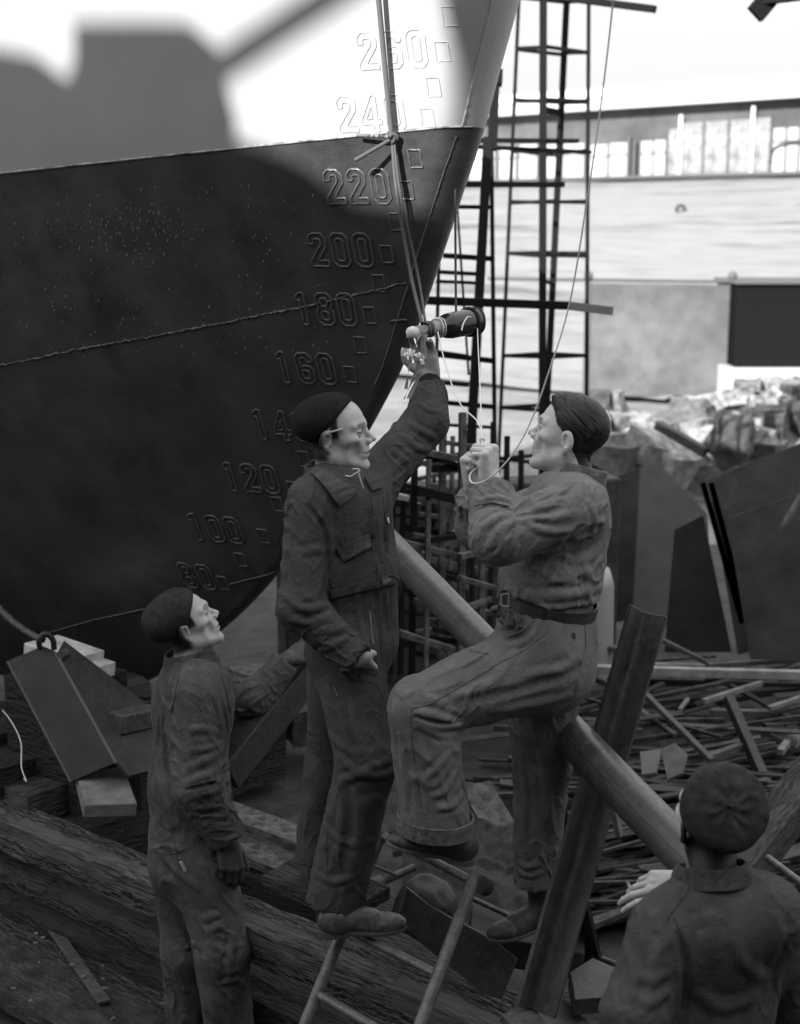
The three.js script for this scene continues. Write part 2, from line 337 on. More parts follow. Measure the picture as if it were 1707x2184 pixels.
// ================================================================ FAR BANK, BUILDING AND GATE (all sunlit, beyond the slip)
const FA = at(1000, 300, 60.9), FB = at(1707, 300, 51), FN = V(FB.z - FA.z, 0, FA.x - FB.x).normalize();
const fw = (u, v) => { const d = at(u, v, 1).sub(EYE); return EYE.clone().addScaledVector(d, FA.clone().sub(EYE).dot(FN) / d.dot(FN)); }; // on the plane of the building's front
{
  const far = thing('quay_building', 'long pale flat-roofed building on the far quay above the bank', 'building');
  const colY = v => at(1707, v, 51).y, A = fw(700, 300), B = fw(2100, 300);
  A.y = B.y = 0; const dir = B.clone().sub(A).normalize(), nrm = V(-dir.z, 0, dir.x); if (nrm.z < 0) nrm.negate();
  const M = { fascia: mat(.13, { map: tex(TX.blotch, .05) }), white: mat(.7), panel: mat(.36, { map: tex(TX.blotch, .4) }), lead: mat(.1), pane: mat(.46, { roughness: .3 }) };
  const box = (u0, u1, v0, v1, out, dep) => { const a = fw(u0, 300), b = fw(u1, 300), y0 = colY(v1), y1 = colY(v0); a.y = b.y = (y0 + y1) / 2; a.addScaledVector(nrm, out); b.addScaledVector(nrm, out); return beamG(a, b, dep, y1 - y0, V(0, 1, 0), .01); };
  part(far, 'wall', box(600, 2100, 190, 372, -2.5, 5), M.fascia);
  part(far, 'roof', box(580, 2120, 163, 184, -2, 5.6), M.white);
  part(far, 'eaves_board', box(590, 2110, 186, 212, .55, .3), mat(.5));
  part(far, 'ledge', box(590, 2110, 366, 374, .35, .7), M.lead);
  for (const [u0, u1, v0, v1, k] of [[940, 1000, 285, 365, 1], [1005, 1060, 285, 365, 1], [1068, 1105, 285, 365, 1], [1110, 1150, 282, 365, 1], [1165, 1200, 285, 365, 1], [1205, 1250, 285, 365, 1], [1262, 1300, 290, 365, 1], [1303, 1346, 288, 365, 1], [1370, 1396, 287, 365, 1], [1398, 1424, 286, 365, 1], [1429, 1453, 262, 365, 0], [1456, 1503, 250, 365, 0], [1506, 1556, 250, 365, 0], [1559, 1603, 250, 365, 0], [1606, 1646, 248, 365, 0], [1651, 1678, 272, 365, 1], [1681, 1706, 272, 365, 1], [1709, 1740, 272, 365, 1], [1744, 1790, 272, 365, 1]]) {
    const w = part(far, k ? 'window' : 'sliding_panel', box(u0, u1, v0, v1, .08, .14), k ? M.pane : M.panel);
    if (k) { part(w, 'frame', box(u0, u0 + 3, v0, v1, .17, .06), mat(.14)); part(w, 'frame', box(u0, u1, v0 + 26, v0 + 29, .18, .06), mat(.14)); }
    else part(w, 'frame', box(u0, u0 + 2, v0, v1, .17, .06), mat(.1));
  }
  for (const [u, v0] of [[1346, 275], [1358, 285], [1608, 222], [1455, 232]]) part(far, 'post', box(u, u + 7, v0, 365, .24, .1), u < 1400 ? M.lead : M.white);
  // embankment
  const e = new THREE.PlaneGeometry(1, 1, 60, 24), p = e.attributes.position, uv = e.attributes.uv;
  for (let i = 0; i < p.count; i++) {
    const t = uv.getX(i), k = uv.getY(i), top = fw(500 + 1900 * t, 374).addScaledVector(nrm, .2); top.y = colY(374);
    const bot = top.clone().addScaledVector(nrm, 27); bot.y = -.05; const q = bot.lerp(top, k); q.y += .12 * fbm(q.x * .3, q.z * .3, 2); p.setXYZ(i, q.x, q.y, q.z); uv.setXY(i, q.x * .05, k * 3);
  }
  e.computeVertexNormals();
  setting('embankment', e, mat(.27, { map: noiseTex(512, (x, y) => .93 + .9 * Math.min(0, tile(x * 1.2, y * 2, 5, 3.1) + .0) + .5 * tile(x, y, 22, 4), false) }));
}
{ // grey sheet-metal gate, dark shed opening
  const Z = 25, g = thing('sheet_gate', 'plain grey sheet metal gate between two knobbed posts', 'gate');
  const a = at(1262, 604, Z), b = at(1556, 612, Z), m = mat(.17, { map: tex(TX.blotch, .12), roughness: .6 });
  part(g, 'panel', plateG([V(a.x, .0, a.z), V(b.x, .0, b.z), V(b.x, a.y - .03, b.z), V(a.x, a.y, a.z)], .06), m);
  for (const u of [1255, 1562]) { const q = at(u, 604, Z); const pst = part(g, 'post', beamG(V(q.x, 0, q.z), V(q.x, q.y + .04, q.z), .1, .1, V(0, 0, 1), .01), mat(.12)); const s = new THREE.SphereGeometry(.085, 12, 8); s.translate(q.x, q.y + .13, q.z); part(pst, 'knob', s, mat(.12)); }
  part(g, 'top_rail', cylG(at(1040, 594, Z), at(1570, 601, Z), .03, .03, 8), mat(.1));
  const h = thing('dark_hut', 'black box-shaped hut to the right of the grey gate', 'hut'), p0 = at(1574, 606, 24.4), p1 = at(1800, 606, 24.4);
  const cx = (p0.x + p1.x) / 2, w = p1.x - p0.x, yb = at(1650, 786, 24.4).y;
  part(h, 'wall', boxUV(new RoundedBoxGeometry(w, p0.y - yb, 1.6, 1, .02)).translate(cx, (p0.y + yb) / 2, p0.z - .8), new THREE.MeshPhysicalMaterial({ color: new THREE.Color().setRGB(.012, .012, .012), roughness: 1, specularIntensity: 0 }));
  part(h, 'roof', boxUV(new RoundedBoxGeometry(w + .1, .06, 1.8, 1, .01)).translate(cx, p0.y + .03, p0.z - .8), mat(.1));
  part(h, 'plinth', boxUV(new RoundedBoxGeometry(w + .3, Math.max(.05, yb), 2, 1, .01)).translate(cx, yb / 2 - .01, p0.z - .8), mat(.5));
  const bp = thing('bent_pipe', 'thin dark bent pipe hooking in front of the far building', 'pipe');
  part(bp, 'tube', tubeG([at(1642, 348, 42), at(1648, 322, 42), at(1662, 311, 42), at(1720, 304, 42), at(1790, 300, 42), at(1800, 330, 42), at(1802, 700, 42)], .055, 8, 40), mat(.05));
  single('mooring_ring', 'small dark ring on the bright far bank', 'ring', (() => { const t = new THREE.TorusGeometry(.13, .06, 8, 14); const q = at(1452, 447, 46); t.translate(q.x, q.y, q.z); return t; })(), mat(.06));
}
// ================================================================ MATERIALS FOR THE YARD
const MT = {
  steel: mat(.042, { roughness: .55, map: tex(TX.rust, 1.5), bumpMap: tex(TX.bumpFine, 3), bumpScale: .002 }),
  steelMid: mat(.1, { roughness: .55, map: tex(TX.rust, 1.7), bumpMap: tex(TX.bumpFine, 3), bumpScale: .0015 }),
  pipe: mat(.085, { roughness: .36, map: tex(TX.rust, 1.2), bumpMap: tex(TX.bumpFine, 4), bumpScale: .0004 }),
  ladder: mat(.12, { roughness: .38, map: tex(TX.rust, 2.2) }),
  wood: mat(.078, { roughness: .9, map: tex(TX.grain, 1), bumpMap: tex(TX.grain, 1), bumpScale: .006 }),
  woodDark: mat(.042, { roughness: .95, map: tex(TX.grain, 1.2), bumpMap: tex(TX.grain, 1.2), bumpScale: .007 }),
  woodLight: mat(.24, { roughness: .85, map: tex(TX.grain, 1.3), bumpMap: tex(TX.grain, 1.3), bumpScale: .008 }),
  woodFresh: mat(.5, { roughness: .8, map: tex(TX.grain, 1.3), bumpMap: tex(TX.grain, 1.3), bumpScale: .006 }),
  white: mat(.85, { roughness: .7, map: tex(TX.grime, .4) }),
  black: mat(.028, { roughness: .8 }),
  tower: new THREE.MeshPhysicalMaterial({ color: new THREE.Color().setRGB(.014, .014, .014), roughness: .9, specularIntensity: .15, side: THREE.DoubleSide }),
  rope: mat(.13, { roughness: .95, bumpMap: tex(TX.bumpFine, 9), bumpScale: .003 }),
  wire: mat(.72, { roughness: .5 }),
  concrete: mat(.24, { roughness: .95, map: tex(TX.grime, .4) }),
};
MT.white.map = tex(TX.blotch, .6);

// ================================================================ LATTICE MAST
{
  const m = thing('lattice_mast', 'tall square lattice mast with many rungs standing behind the bow', 'mast');
  const L = [[1107, 1068, 11.35, .028], [1159, 1157, 11.2, .056], [1209, 1166, 11.6, .05], [1256, 1251, 11.42, .03]];
  const leg = (i, v) => { const [a, b, Z] = L[i]; return at(lerp(a, b, v / 880), v, Z); };
  const yT = 6.6, pos = (i, y) => { const p = leg(i, 0), q = leg(i, 880), t = (y - p.y) / (q.y - p.y); return p.clone().lerp(q, t); };
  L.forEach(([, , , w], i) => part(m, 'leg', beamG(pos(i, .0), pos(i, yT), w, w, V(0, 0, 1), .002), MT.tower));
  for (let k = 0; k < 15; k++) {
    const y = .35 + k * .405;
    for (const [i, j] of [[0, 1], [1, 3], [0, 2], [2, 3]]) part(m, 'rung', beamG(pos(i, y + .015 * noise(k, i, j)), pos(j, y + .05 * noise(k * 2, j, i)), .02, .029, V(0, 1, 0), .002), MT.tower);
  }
  for (const [v, h] of [[235, .05], [600, .028]]) part(m, 'cross_plate', beamG(leg(1, v - 2), leg(2, v + 6), .012, h, V(0, 1, 0), .002), MT.tower);
  const b = thing('staging_beam', 'dark beam end jutting past the mast at the top edge', 'beam');
  part(b, 'beam', beamG(at(1150, -12, 10.6), at(1398, 20, 10.2), .06, .05, V(0, 1, 0)), MT.tower);
  const c = thing('beam_bracket', 'dark cut beam with angled foot in the upper right corner', 'beam');
  part(c, 'beam', beamG(at(1625, 2, 9.5), at(1760, -14, 9.3), .06, .05, V(0, 1, 0)), MT.tower);
  part(c, 'foot', beamG(at(1647, -12, 9.5), at(1610, 32, 9.5), .05, .13, V(0, 1, 0)), MT.tower);
}
// ================================================================ LEANING SCAFFOLD POLES AND STAGES BEHIND THE BOW
{
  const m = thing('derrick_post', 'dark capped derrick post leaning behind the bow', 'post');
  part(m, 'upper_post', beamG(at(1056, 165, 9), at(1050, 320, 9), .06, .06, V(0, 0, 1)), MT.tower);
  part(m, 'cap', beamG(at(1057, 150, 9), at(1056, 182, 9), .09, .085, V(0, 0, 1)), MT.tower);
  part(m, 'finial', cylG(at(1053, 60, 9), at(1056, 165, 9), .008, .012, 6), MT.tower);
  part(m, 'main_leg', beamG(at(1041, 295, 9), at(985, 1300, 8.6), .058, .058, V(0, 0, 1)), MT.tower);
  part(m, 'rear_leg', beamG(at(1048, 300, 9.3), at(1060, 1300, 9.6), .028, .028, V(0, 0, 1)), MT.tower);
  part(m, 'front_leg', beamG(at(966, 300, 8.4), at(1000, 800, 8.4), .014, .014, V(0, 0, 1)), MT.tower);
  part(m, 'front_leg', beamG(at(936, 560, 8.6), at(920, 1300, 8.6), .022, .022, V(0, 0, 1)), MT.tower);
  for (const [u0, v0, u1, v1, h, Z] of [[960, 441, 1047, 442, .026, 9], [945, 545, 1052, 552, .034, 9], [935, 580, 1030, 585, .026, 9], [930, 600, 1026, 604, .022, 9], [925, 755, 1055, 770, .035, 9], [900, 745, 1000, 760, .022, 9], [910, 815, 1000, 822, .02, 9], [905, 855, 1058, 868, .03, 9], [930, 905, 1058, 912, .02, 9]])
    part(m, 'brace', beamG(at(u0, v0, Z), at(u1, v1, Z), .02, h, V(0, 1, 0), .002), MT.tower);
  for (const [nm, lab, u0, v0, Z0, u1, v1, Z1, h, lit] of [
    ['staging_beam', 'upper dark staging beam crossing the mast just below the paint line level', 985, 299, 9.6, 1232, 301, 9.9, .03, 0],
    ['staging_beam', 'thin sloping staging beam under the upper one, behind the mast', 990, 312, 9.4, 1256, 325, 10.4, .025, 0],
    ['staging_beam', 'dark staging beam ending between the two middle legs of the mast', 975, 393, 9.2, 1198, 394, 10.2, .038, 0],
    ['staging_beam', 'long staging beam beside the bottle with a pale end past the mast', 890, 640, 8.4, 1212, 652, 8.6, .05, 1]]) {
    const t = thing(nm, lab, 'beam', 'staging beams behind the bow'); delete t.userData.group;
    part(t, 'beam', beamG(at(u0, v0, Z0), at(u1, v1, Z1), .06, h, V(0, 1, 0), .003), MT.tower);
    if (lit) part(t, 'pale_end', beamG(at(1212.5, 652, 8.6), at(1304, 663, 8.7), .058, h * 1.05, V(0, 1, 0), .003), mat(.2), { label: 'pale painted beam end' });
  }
  // dense scaffold low behind the two men
  const s = thing('scaffold', 'dark tangled scaffold of thin poles behind the two men', 'scaffold');
  const U = (cx, cy) => [800.6 + cx * .2237, 936.3 + cy * .2237];
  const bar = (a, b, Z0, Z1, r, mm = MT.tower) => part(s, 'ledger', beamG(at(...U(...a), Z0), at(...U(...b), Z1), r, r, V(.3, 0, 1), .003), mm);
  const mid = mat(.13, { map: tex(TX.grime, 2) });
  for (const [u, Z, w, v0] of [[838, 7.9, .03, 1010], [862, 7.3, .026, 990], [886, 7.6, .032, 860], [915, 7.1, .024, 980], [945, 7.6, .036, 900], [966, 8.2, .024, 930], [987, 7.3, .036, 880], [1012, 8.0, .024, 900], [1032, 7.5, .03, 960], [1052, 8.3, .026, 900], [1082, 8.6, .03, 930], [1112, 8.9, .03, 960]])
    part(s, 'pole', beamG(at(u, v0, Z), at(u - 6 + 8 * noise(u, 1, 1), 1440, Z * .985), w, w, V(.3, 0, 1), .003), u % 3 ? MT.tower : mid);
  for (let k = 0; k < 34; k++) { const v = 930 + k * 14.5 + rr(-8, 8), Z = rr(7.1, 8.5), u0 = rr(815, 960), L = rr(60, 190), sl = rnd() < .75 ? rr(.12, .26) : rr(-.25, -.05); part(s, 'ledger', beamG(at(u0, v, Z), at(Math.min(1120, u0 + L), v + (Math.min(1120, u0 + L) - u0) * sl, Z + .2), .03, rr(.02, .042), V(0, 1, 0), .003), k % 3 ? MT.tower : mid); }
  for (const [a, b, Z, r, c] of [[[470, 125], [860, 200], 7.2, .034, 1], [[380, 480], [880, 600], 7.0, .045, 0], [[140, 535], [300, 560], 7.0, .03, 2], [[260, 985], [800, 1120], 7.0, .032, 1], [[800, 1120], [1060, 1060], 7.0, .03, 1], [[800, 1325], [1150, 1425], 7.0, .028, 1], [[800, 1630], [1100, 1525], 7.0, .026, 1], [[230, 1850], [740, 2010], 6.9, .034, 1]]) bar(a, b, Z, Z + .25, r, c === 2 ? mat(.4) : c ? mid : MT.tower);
  for (const [a, b, w, Z, c] of [[[330, 640], [430, 660], .06, 8.1, .14], [[560, 960], [640, 1010], .09, 8.1, .2], [[430, 1130], [520, 1160], .08, 8.1, .17], [[690, 930], [770, 960], .1, 8.2, .24], [[520, 180], [620, 200], .06, 8.3, .2], [[680, 720], [760, 740], .09, 8.3, .16], [[480, 450], [600, 470], .05, 8.3, .15]]) part(s, 'board', beamG(at(...U(...a), Z), at(...U(...b), Z), .03, w, V(0, 1, 0)), mat(c));
}
// ================================================================ MIDDLE DISTANCE, RIGHT
{
  single('low_wall', 'low grey concrete wall behind the scaffold', 'wall', boxUV(beamG(onY(600, 1290, .6).setY(.66), onY(1300, 1236, .6).setY(.66), .3, 1.36, V(0, 1, 0), .02)), mat(.07, { map: tex(TX.grime, .5) }));
  // leaning steel plates in the shade
  const P = (u, v, Z) => at(u, v, Z);
  const plate = (lab, pts, c) => single('steel_plate', lab, 'plate', plateG(pts, .016), mat(c, { roughness: .6, map: tex(TX.blotch, .7) }));
  plate('large dark steel plate leaning at the far right, nearest of the leaning plates', [P(1553, 1105, 8.6), P(1760, 1036, 8.2), P(1790, 1412, 8.0), P(1606, 1405, 8.4)], .07);
  plate('tall dark plate behind the large plate at the far right', [P(1512, 1022, 9.8), P(1790, 915, 9.2), P(1820, 1330, 9.0), P(1585, 1395, 9.6)], .075);
  plate('narrow dark plate standing upright behind the belted man', [P(1306, 1022, 10), P(1366, 996, 9.9), P(1350, 1320, 9.8), P(1296, 1330, 9.9)], .05);
  plate('dark plate with a pale patch, between the narrow and the tall plates', [P(1362, 1000, 10.6), P(1402, 985, 10.6), P(1510, 1075, 10.2), P(1520, 1340, 10), P(1350, 1345, 10.2)], .04);
  plate('three-cornered black plate low among the leaning plates', [P(1440, 1130, 9.4), P(1500, 1100, 9.3), P(1560, 1390, 9.2), P(1400, 1395, 9.3)], .035);
  for (const [u, du, lab] of [[1494, 84, 'left of two dark upright bars before the tall plate'], [1511, 78, 'right of two dark upright bars before the tall plate']])
    single('steel_bar', lab, 'bar', angleG(P(u + du, 1330, 9.1), P(u, 1032, 9.2), V(1, 0, 0), V(0, 0, 1), .034, .008), mat(.05));
  single('pale_drum', 'pale rounded drum half hidden by the belted man\'s back', 'drum', (() => { const pts = [[.0, 0], [.24, .02], [.27, .1], [.28, .4], [.27, .72], [.22, .8], [0, .82]].map(a => new THREE.Vector2(...a)); const g = new THREE.LatheGeometry(pts, 24); g.scale(.62, 1.2, .62); const q = at(1250, 1300, 8.6); g.translate(q.x, 0, q.z); return g; })(), mat(.3, { roughness: .5 }));
  // sunlit rubble bank
  const mound = (() => { const g = new THREE.PlaneGeometry(9, 5, 60, 36); g.rotateX(-Math.PI / 2); const p = g.attributes.position;
    for (let i = 0; i < p.count; i++) { const x = p.getX(i), z = p.getZ(i), e = sstep(4.5, 3, Math.abs(x)) * sstep(2.5, .8, Math.abs(z)); p.setY(i, -.15 + e * (.95 + .1 * x) + .35 * e * fbm(x * 1.7, z * 1.7, 5)); }
    g.translate(5.9, 0, -18.2); g.computeVertexNormals(); return g; })();
  setting('rubble_mound', mound, mat(.28, { map: tex(TX.grime, 6) }));
  for (let i = 0; i < 46; i++) {
    const u = rr(1262, 1740), f = (u - 1262) / 445, v = lerp(rr(868, 1000), rr(800, 975), f), Z = lerp(18.6, 15.3, (v - 800) / 200);
    const g = new THREE.BoxGeometry(rr(.15, .8), rr(.1, .42), rr(.2, .5), 3, 3, 3), p = g.attributes.position;
    for (let k = 0; k < p.count; k++) p.setXYZ(k, p.getX(k) + .07 * noise(p.getX(k) * 4 + i, p.getY(k) * 4, p.getZ(k) * 4), p.getY(k) + .07 * noise(p.getY(k) * 5 + i, p.getX(k) * 4, 3), p.getZ(k) + .07 * noise(p.getZ(k) * 5, i, p.getX(k) * 4));
    g.rotateZ(rr(-.5, .5)); g.rotateY(rr(0, 3)); const q = at(u, v, Z); g.translate(q.x, q.y, q.z); g.computeVertexNormals();
    single('rubble_block', 'broken masonry lump in the sunlit rubble bank on the right', 'rubble', boxUV(g), mat([.1, .22, .36, .46][i % 4], { map: tex(TX.grime, 1) }), 'lumps of the sunlit rubble bank');
  }
  single('rubble_beam', 'dark beam slanting over the sunlit rubble', 'beam', beamG(at(1402, 905, 15.4), at(1505, 965, 15), .1, .1, V(0, 1, 0)), MT.steel);
  single('dark_tarpaulin', 'dark crumpled heap on the crest of the rubble', 'heap', (() => { const g = new THREE.IcosahedronGeometry(.3, 4), p = g.attributes.position; for (let i = 0; i < p.count; i++) { const a = V(p.getX(i), p.getY(i), p.getZ(i)); a.multiplyScalar(1 + .5 * noise(a.x * 5, a.y * 5, a.z * 5)); p.setXYZ(i, a.x * .8, a.y, a.z); } g.computeVertexNormals(); const q = at(1560, 935, 15.1); g.translate(q.x, q.y, q.z); return g; })(), mat(.06));
}
// ================================================================ SCRAP HEAP
{
  const D = (cx, cy) => [1255 + cx * .2647, 1357 + cy * .2647];
  const bar = (a, b, y0, y1, w, h, m, lab, nm = 'scrap_bar') => single(nm, lab, 'scrap', beamG(onY(...D(...a), y0), onY(...D(...b), y1), w * .7, h * .7, V(0, 1, 0), .004), m);
  const light = mat(.2, { map: tex(TX.blotch, 1.5) }), mid = mat(.1, { map: tex(TX.blotch, 1.5) });
  bar([-160, 262], [1900, 318], .46, .44, .07, .075, mat(.4, { map: tex(TX.blotch, 1.5) }), 'long pale straight bar across the top of the scrap heap', 'pale_bar');
  bar([470, 235], [930, 245], .47, .44, .07, .045, light, 'short pale flaking bar lying on the long pale bar');
  bar([960, 235], [1690, 190], .44, .44, .05, .04, mid, 'mottled bar running to the right edge above the long pale bar');
  bar([600, 35], [960, 215], .6, .5, .04, .04, mid, 'thin bar slanting down on to the long pale bar');
  bar([-60, 60], [330, 115], .5, .48, .09, .04, mid, 'flat strip at the top of the heap left of the angle iron');
  bar([-20, 300], [170, 395], .4, .36, .06, .05, mid, 'short bar slanting left of the angle iron');
  bar([415, 425], [995, 1005], .55, .42, .045, .045, mid, 'long thin bar slanting down to the right beside the angle iron');
  bar([380, 570], [700, 800], .4, .36, .04, .035, mid, 'shorter thin bar slanting below the long slanting one');
  bar([925, 527], [1395, 378], .46, .44, .04, .045, light, 'pale strip rising to the right under the long pale bar');
  bar([1455, 582], [1800, 470], .42, .42, .04, .04, light, 'pale strip rising to the right edge');
  bar([985, 628], [1455, 640], .36, .36, .07, .09, mid, 'thick short grey block in the middle of the heap');
  bar([975, 975], [1245, 880], .4, .42, .05, .05, mid, 'stub of bar above the seated-away man\'s beret');
  bar([1125, 490], [1510, 1370], .62, .2, .07, .07, MT.steel, 'black post slanting through the right of the heap');
  bar([735, 595], [805, 505], .38, .4, .03, .03, light, 'tiny pale stub in the middle of the heap');
  bar([1545, 935], [1610, 850], .36, .36, .05, .05, light, 'small pale stub at the right of the heap');
  bar([1640, 860], [1700, 790], .36, .36, .08, .08, light, 'pale lump of bar at the right edge of the heap');
  bar([190, 1330], [252, 1605], .72, .55, .04, .04, light, 'pale-ended bar hanging below the big pipe');
  bar([1365, 1455], [1445, 1300], .5, .5, .03, .04, light, 'short pale bar right of the beret in the foreground');
  single('scrap_plate', 'torn grey plate standing in the scrap heap', 'plate', plateG([at(1411, 1600, 6.2), at(1440, 1587, 6.2), at(1467, 1612, 6.1), at(1455, 1650, 6), at(1425, 1664, 6)], .01), mid);
  single('scrap_plate', 'small ribbed plate at the left of the torn grey plate', 'plate', plateG([at(1366, 1606, 6.4), at(1410, 1600, 6.4), at(1400, 1650, 6.2), at(1370, 1655, 6.2)], .01), mat(.09));
  const proto = [[.018, .018], [.04, .012], [.07, .008], [.022, .03], [.03, .022]];
  const mats = [MT.steel, MT.black, mat(.035, { map: tex(TX.grime, 2) }), mat(.055, { map: tex(TX.grime, 2) }), mat(.085, { map: tex(TX.grime, 2) }), MT.woodDark];
  for (let i = 0; i < 270; i++) {
    const u = rr(1195, 1760), v = 1400 + Math.pow(rnd(), .8) * 560, y = .02 + .36 * sstep(2150, 1450, v) * rnd() + .05;
    if (u > 1640 && v > 1900) continue;
    const c = onY(u, v, y), a = rnd() < .8 ? rr(-.2, .5) : rr(-1.2, 1.6), L = rr(.35, 1.7) * (rnd() < .2 ? 1.4 : 1), d = V(Math.cos(a), rr(-.12, .22), -Math.sin(a)).normalize().multiplyScalar(L / 2);
    const [w, h] = proto[i % 5]; const p = c.clone().sub(d), q = c.clone().add(d); p.y = Math.max(.03, p.y); q.y = Math.max(.03, q.y);
    single('scrap_strip', 'dark strip of scrap in the tangled heap behind the angle iron', 'scrap', beamG(p, q, w, h, V(rr(-.5, .5), 1, 0), .003), mats[(i * 7 + (i >> 2)) % 6], 'dark strips in the scrap heap');
  }
  single('dark_timber', 'dark thick timber rising behind the foreground man\'s shoulder', 'timber', beamG(at(1560, 1880, 4.3), at(1780, 1600, 5.2), .12, .12, V(0, 1, 0)), MT.woodDark);
  const tp = thing('thin_pipe', 'thin pale pipe end over the foreground man\'s right shoulder', 'pipe');
  part(tp, 'tube', cylG(at(1638, 1830, 4.2), at(1790, 1945, 3.8), .012, .012, 12), MT.pipe); 
}
// ================================================================ BIG PIPE, ANGLE IRONS, LADDER
const PIPE0 = at(742, 1070, 6.2), PIPE1 = at(1505, 1868, 3.62);
{
  const p = thing('big_pipe', 'thick smooth steel pipe on which the belted man sits', 'pipe');
  const d = PIPE1.clone().sub(PIPE0).normalize(), f = frame(d), R = .06, g = [];
  const ts = new THREE.TubeGeometry(new THREE.LineCurve3(PIPE0, PIPE1), 40, R, 32, false); const uv = ts.attributes.uv; for (let i = 0; i < uv.count; i++) uv.setXY(i, uv.getX(i) * 3.1, uv.getY(i) * .37);
  part(p, 'tube', ts, MT.pipe);
  part(p, 'seam', tubeG([PIPE0.clone().addScaledVector(f.y, R * .6).addScaledVector(f.z, R * .8), PIPE1.clone().addScaledVector(f.y, R * .6).addScaledVector(f.z, R * .8)], .0018, 5, 2), MT.pipe);
  const cap = new THREE.RingGeometry(R - .007, R, 32); cap.lookAt(d); cap.translate(PIPE1.x, PIPE1.y, PIPE1.z); part(p, 'rim', cap, MT.pipe);
}
{
  const m = mat(.055, { roughness: .45, map: tex(TX.rust, 1.6), bumpMap: tex(TX.bumpFine, 3), bumpScale: .001 });
  const a = thing('angle_iron', 'long angle iron leaning upright in front of the scrap, spotted with paint', 'angle iron');
  const p = at(1133, 2150, 4.18), q = at(1371, 1308, 4.42);
  part(a, 'bar', angleG(p, q, V(-.55, 0, .62), V(1, .1, .45), .088, .009), m);
  const gs = []; const ax = q.clone().sub(p).normalize();
  for (let i = 0; i < 26; i++) { const t = rr(.1, 1), w = rnd(); const c = p.clone().lerp(q, t).addScaledVector(V(.9, .1, .42).normalize(), .01 + w * .07); const s = new THREE.SphereGeometry(rr(.0014, .0042), 6, 5); s.scale(1, 1.4, 1); s.translate(c.x, c.y, c.z + .006); gs.push(s); }
  part(a, 'paint_spots', merge(gs), mat(.7), { kind: 'stuff' });
  const foot = thing('foot_plate', 'rusty plate under the foot of the long angle iron', 'plate');
  part(foot, 'plate', plateG([at(1070, 2172, 4.1), at(1165, 2108, 4.3), at(1260, 2190, 4.2), at(1150, 2260, 4.0)], .02), MT.steelMid);
  const b = thing('angle_iron', 'torn-topped angle iron post behind the belted man\'s standing leg', 'angle iron');
  part(b, 'bar', angleG(at(1285, 2130, 4.7), at(1140, 1530, 4.36), V(-.8, 0, .35), V(.75, 0, .5), .075, .009), MT.steel);
  part(b, 'torn_edge', tubeG([at(1118, 1534, 4.31), at(1132, 1531, 4.335), at(1147, 1536, 4.34), at(1158, 1533, 4.335)], .004, 6, 12), mat(.4, { map: tex(TX.grime, 6) }), { label: 'bright torn metal edge' });
  const L = thing('pipe_ladder', 'welded steel pipe ladder leaning under the beret man\'s shoe', 'ladder');
  const l0 = at(815, 1775, 4.5), l1 = at(640, 2212, 4.22), r0 = at(1013, 1868, 4.24), r1 = at(886, 2215, 3.98);
  part(L, 'rail', cylG(l0.clone().lerp(l1, 1.18), l0, .019, .019, 16), MT.ladder); const rl = part(L, 'rail', cylG(r0.clone().lerp(r1, 1.25), r0, .019, .019, 16), MT.ladder);
  for (const [a, b] of [[.012, .035], [.48, .625], [.8, 1.06]]) part(L, 'rung', cylG(l0.clone().lerp(l1, a), r0.clone().lerp(r1, b), .0135, .0135, 12), MT.ladder);
  part(rl, 'cap', cylG(r0.clone().addScaledVector(r0.clone().sub(r1).normalize(), -.004), r0.clone().addScaledVector(r0.clone().sub(r1).normalize(), .006), .0195, .0185, 16), MT.steelMid);
  part(rl, 'lug', cylG(at(1025, 1886, 4.27), at(1038, 1892, 4.3), .028, .028, 14), MT.steel);
}
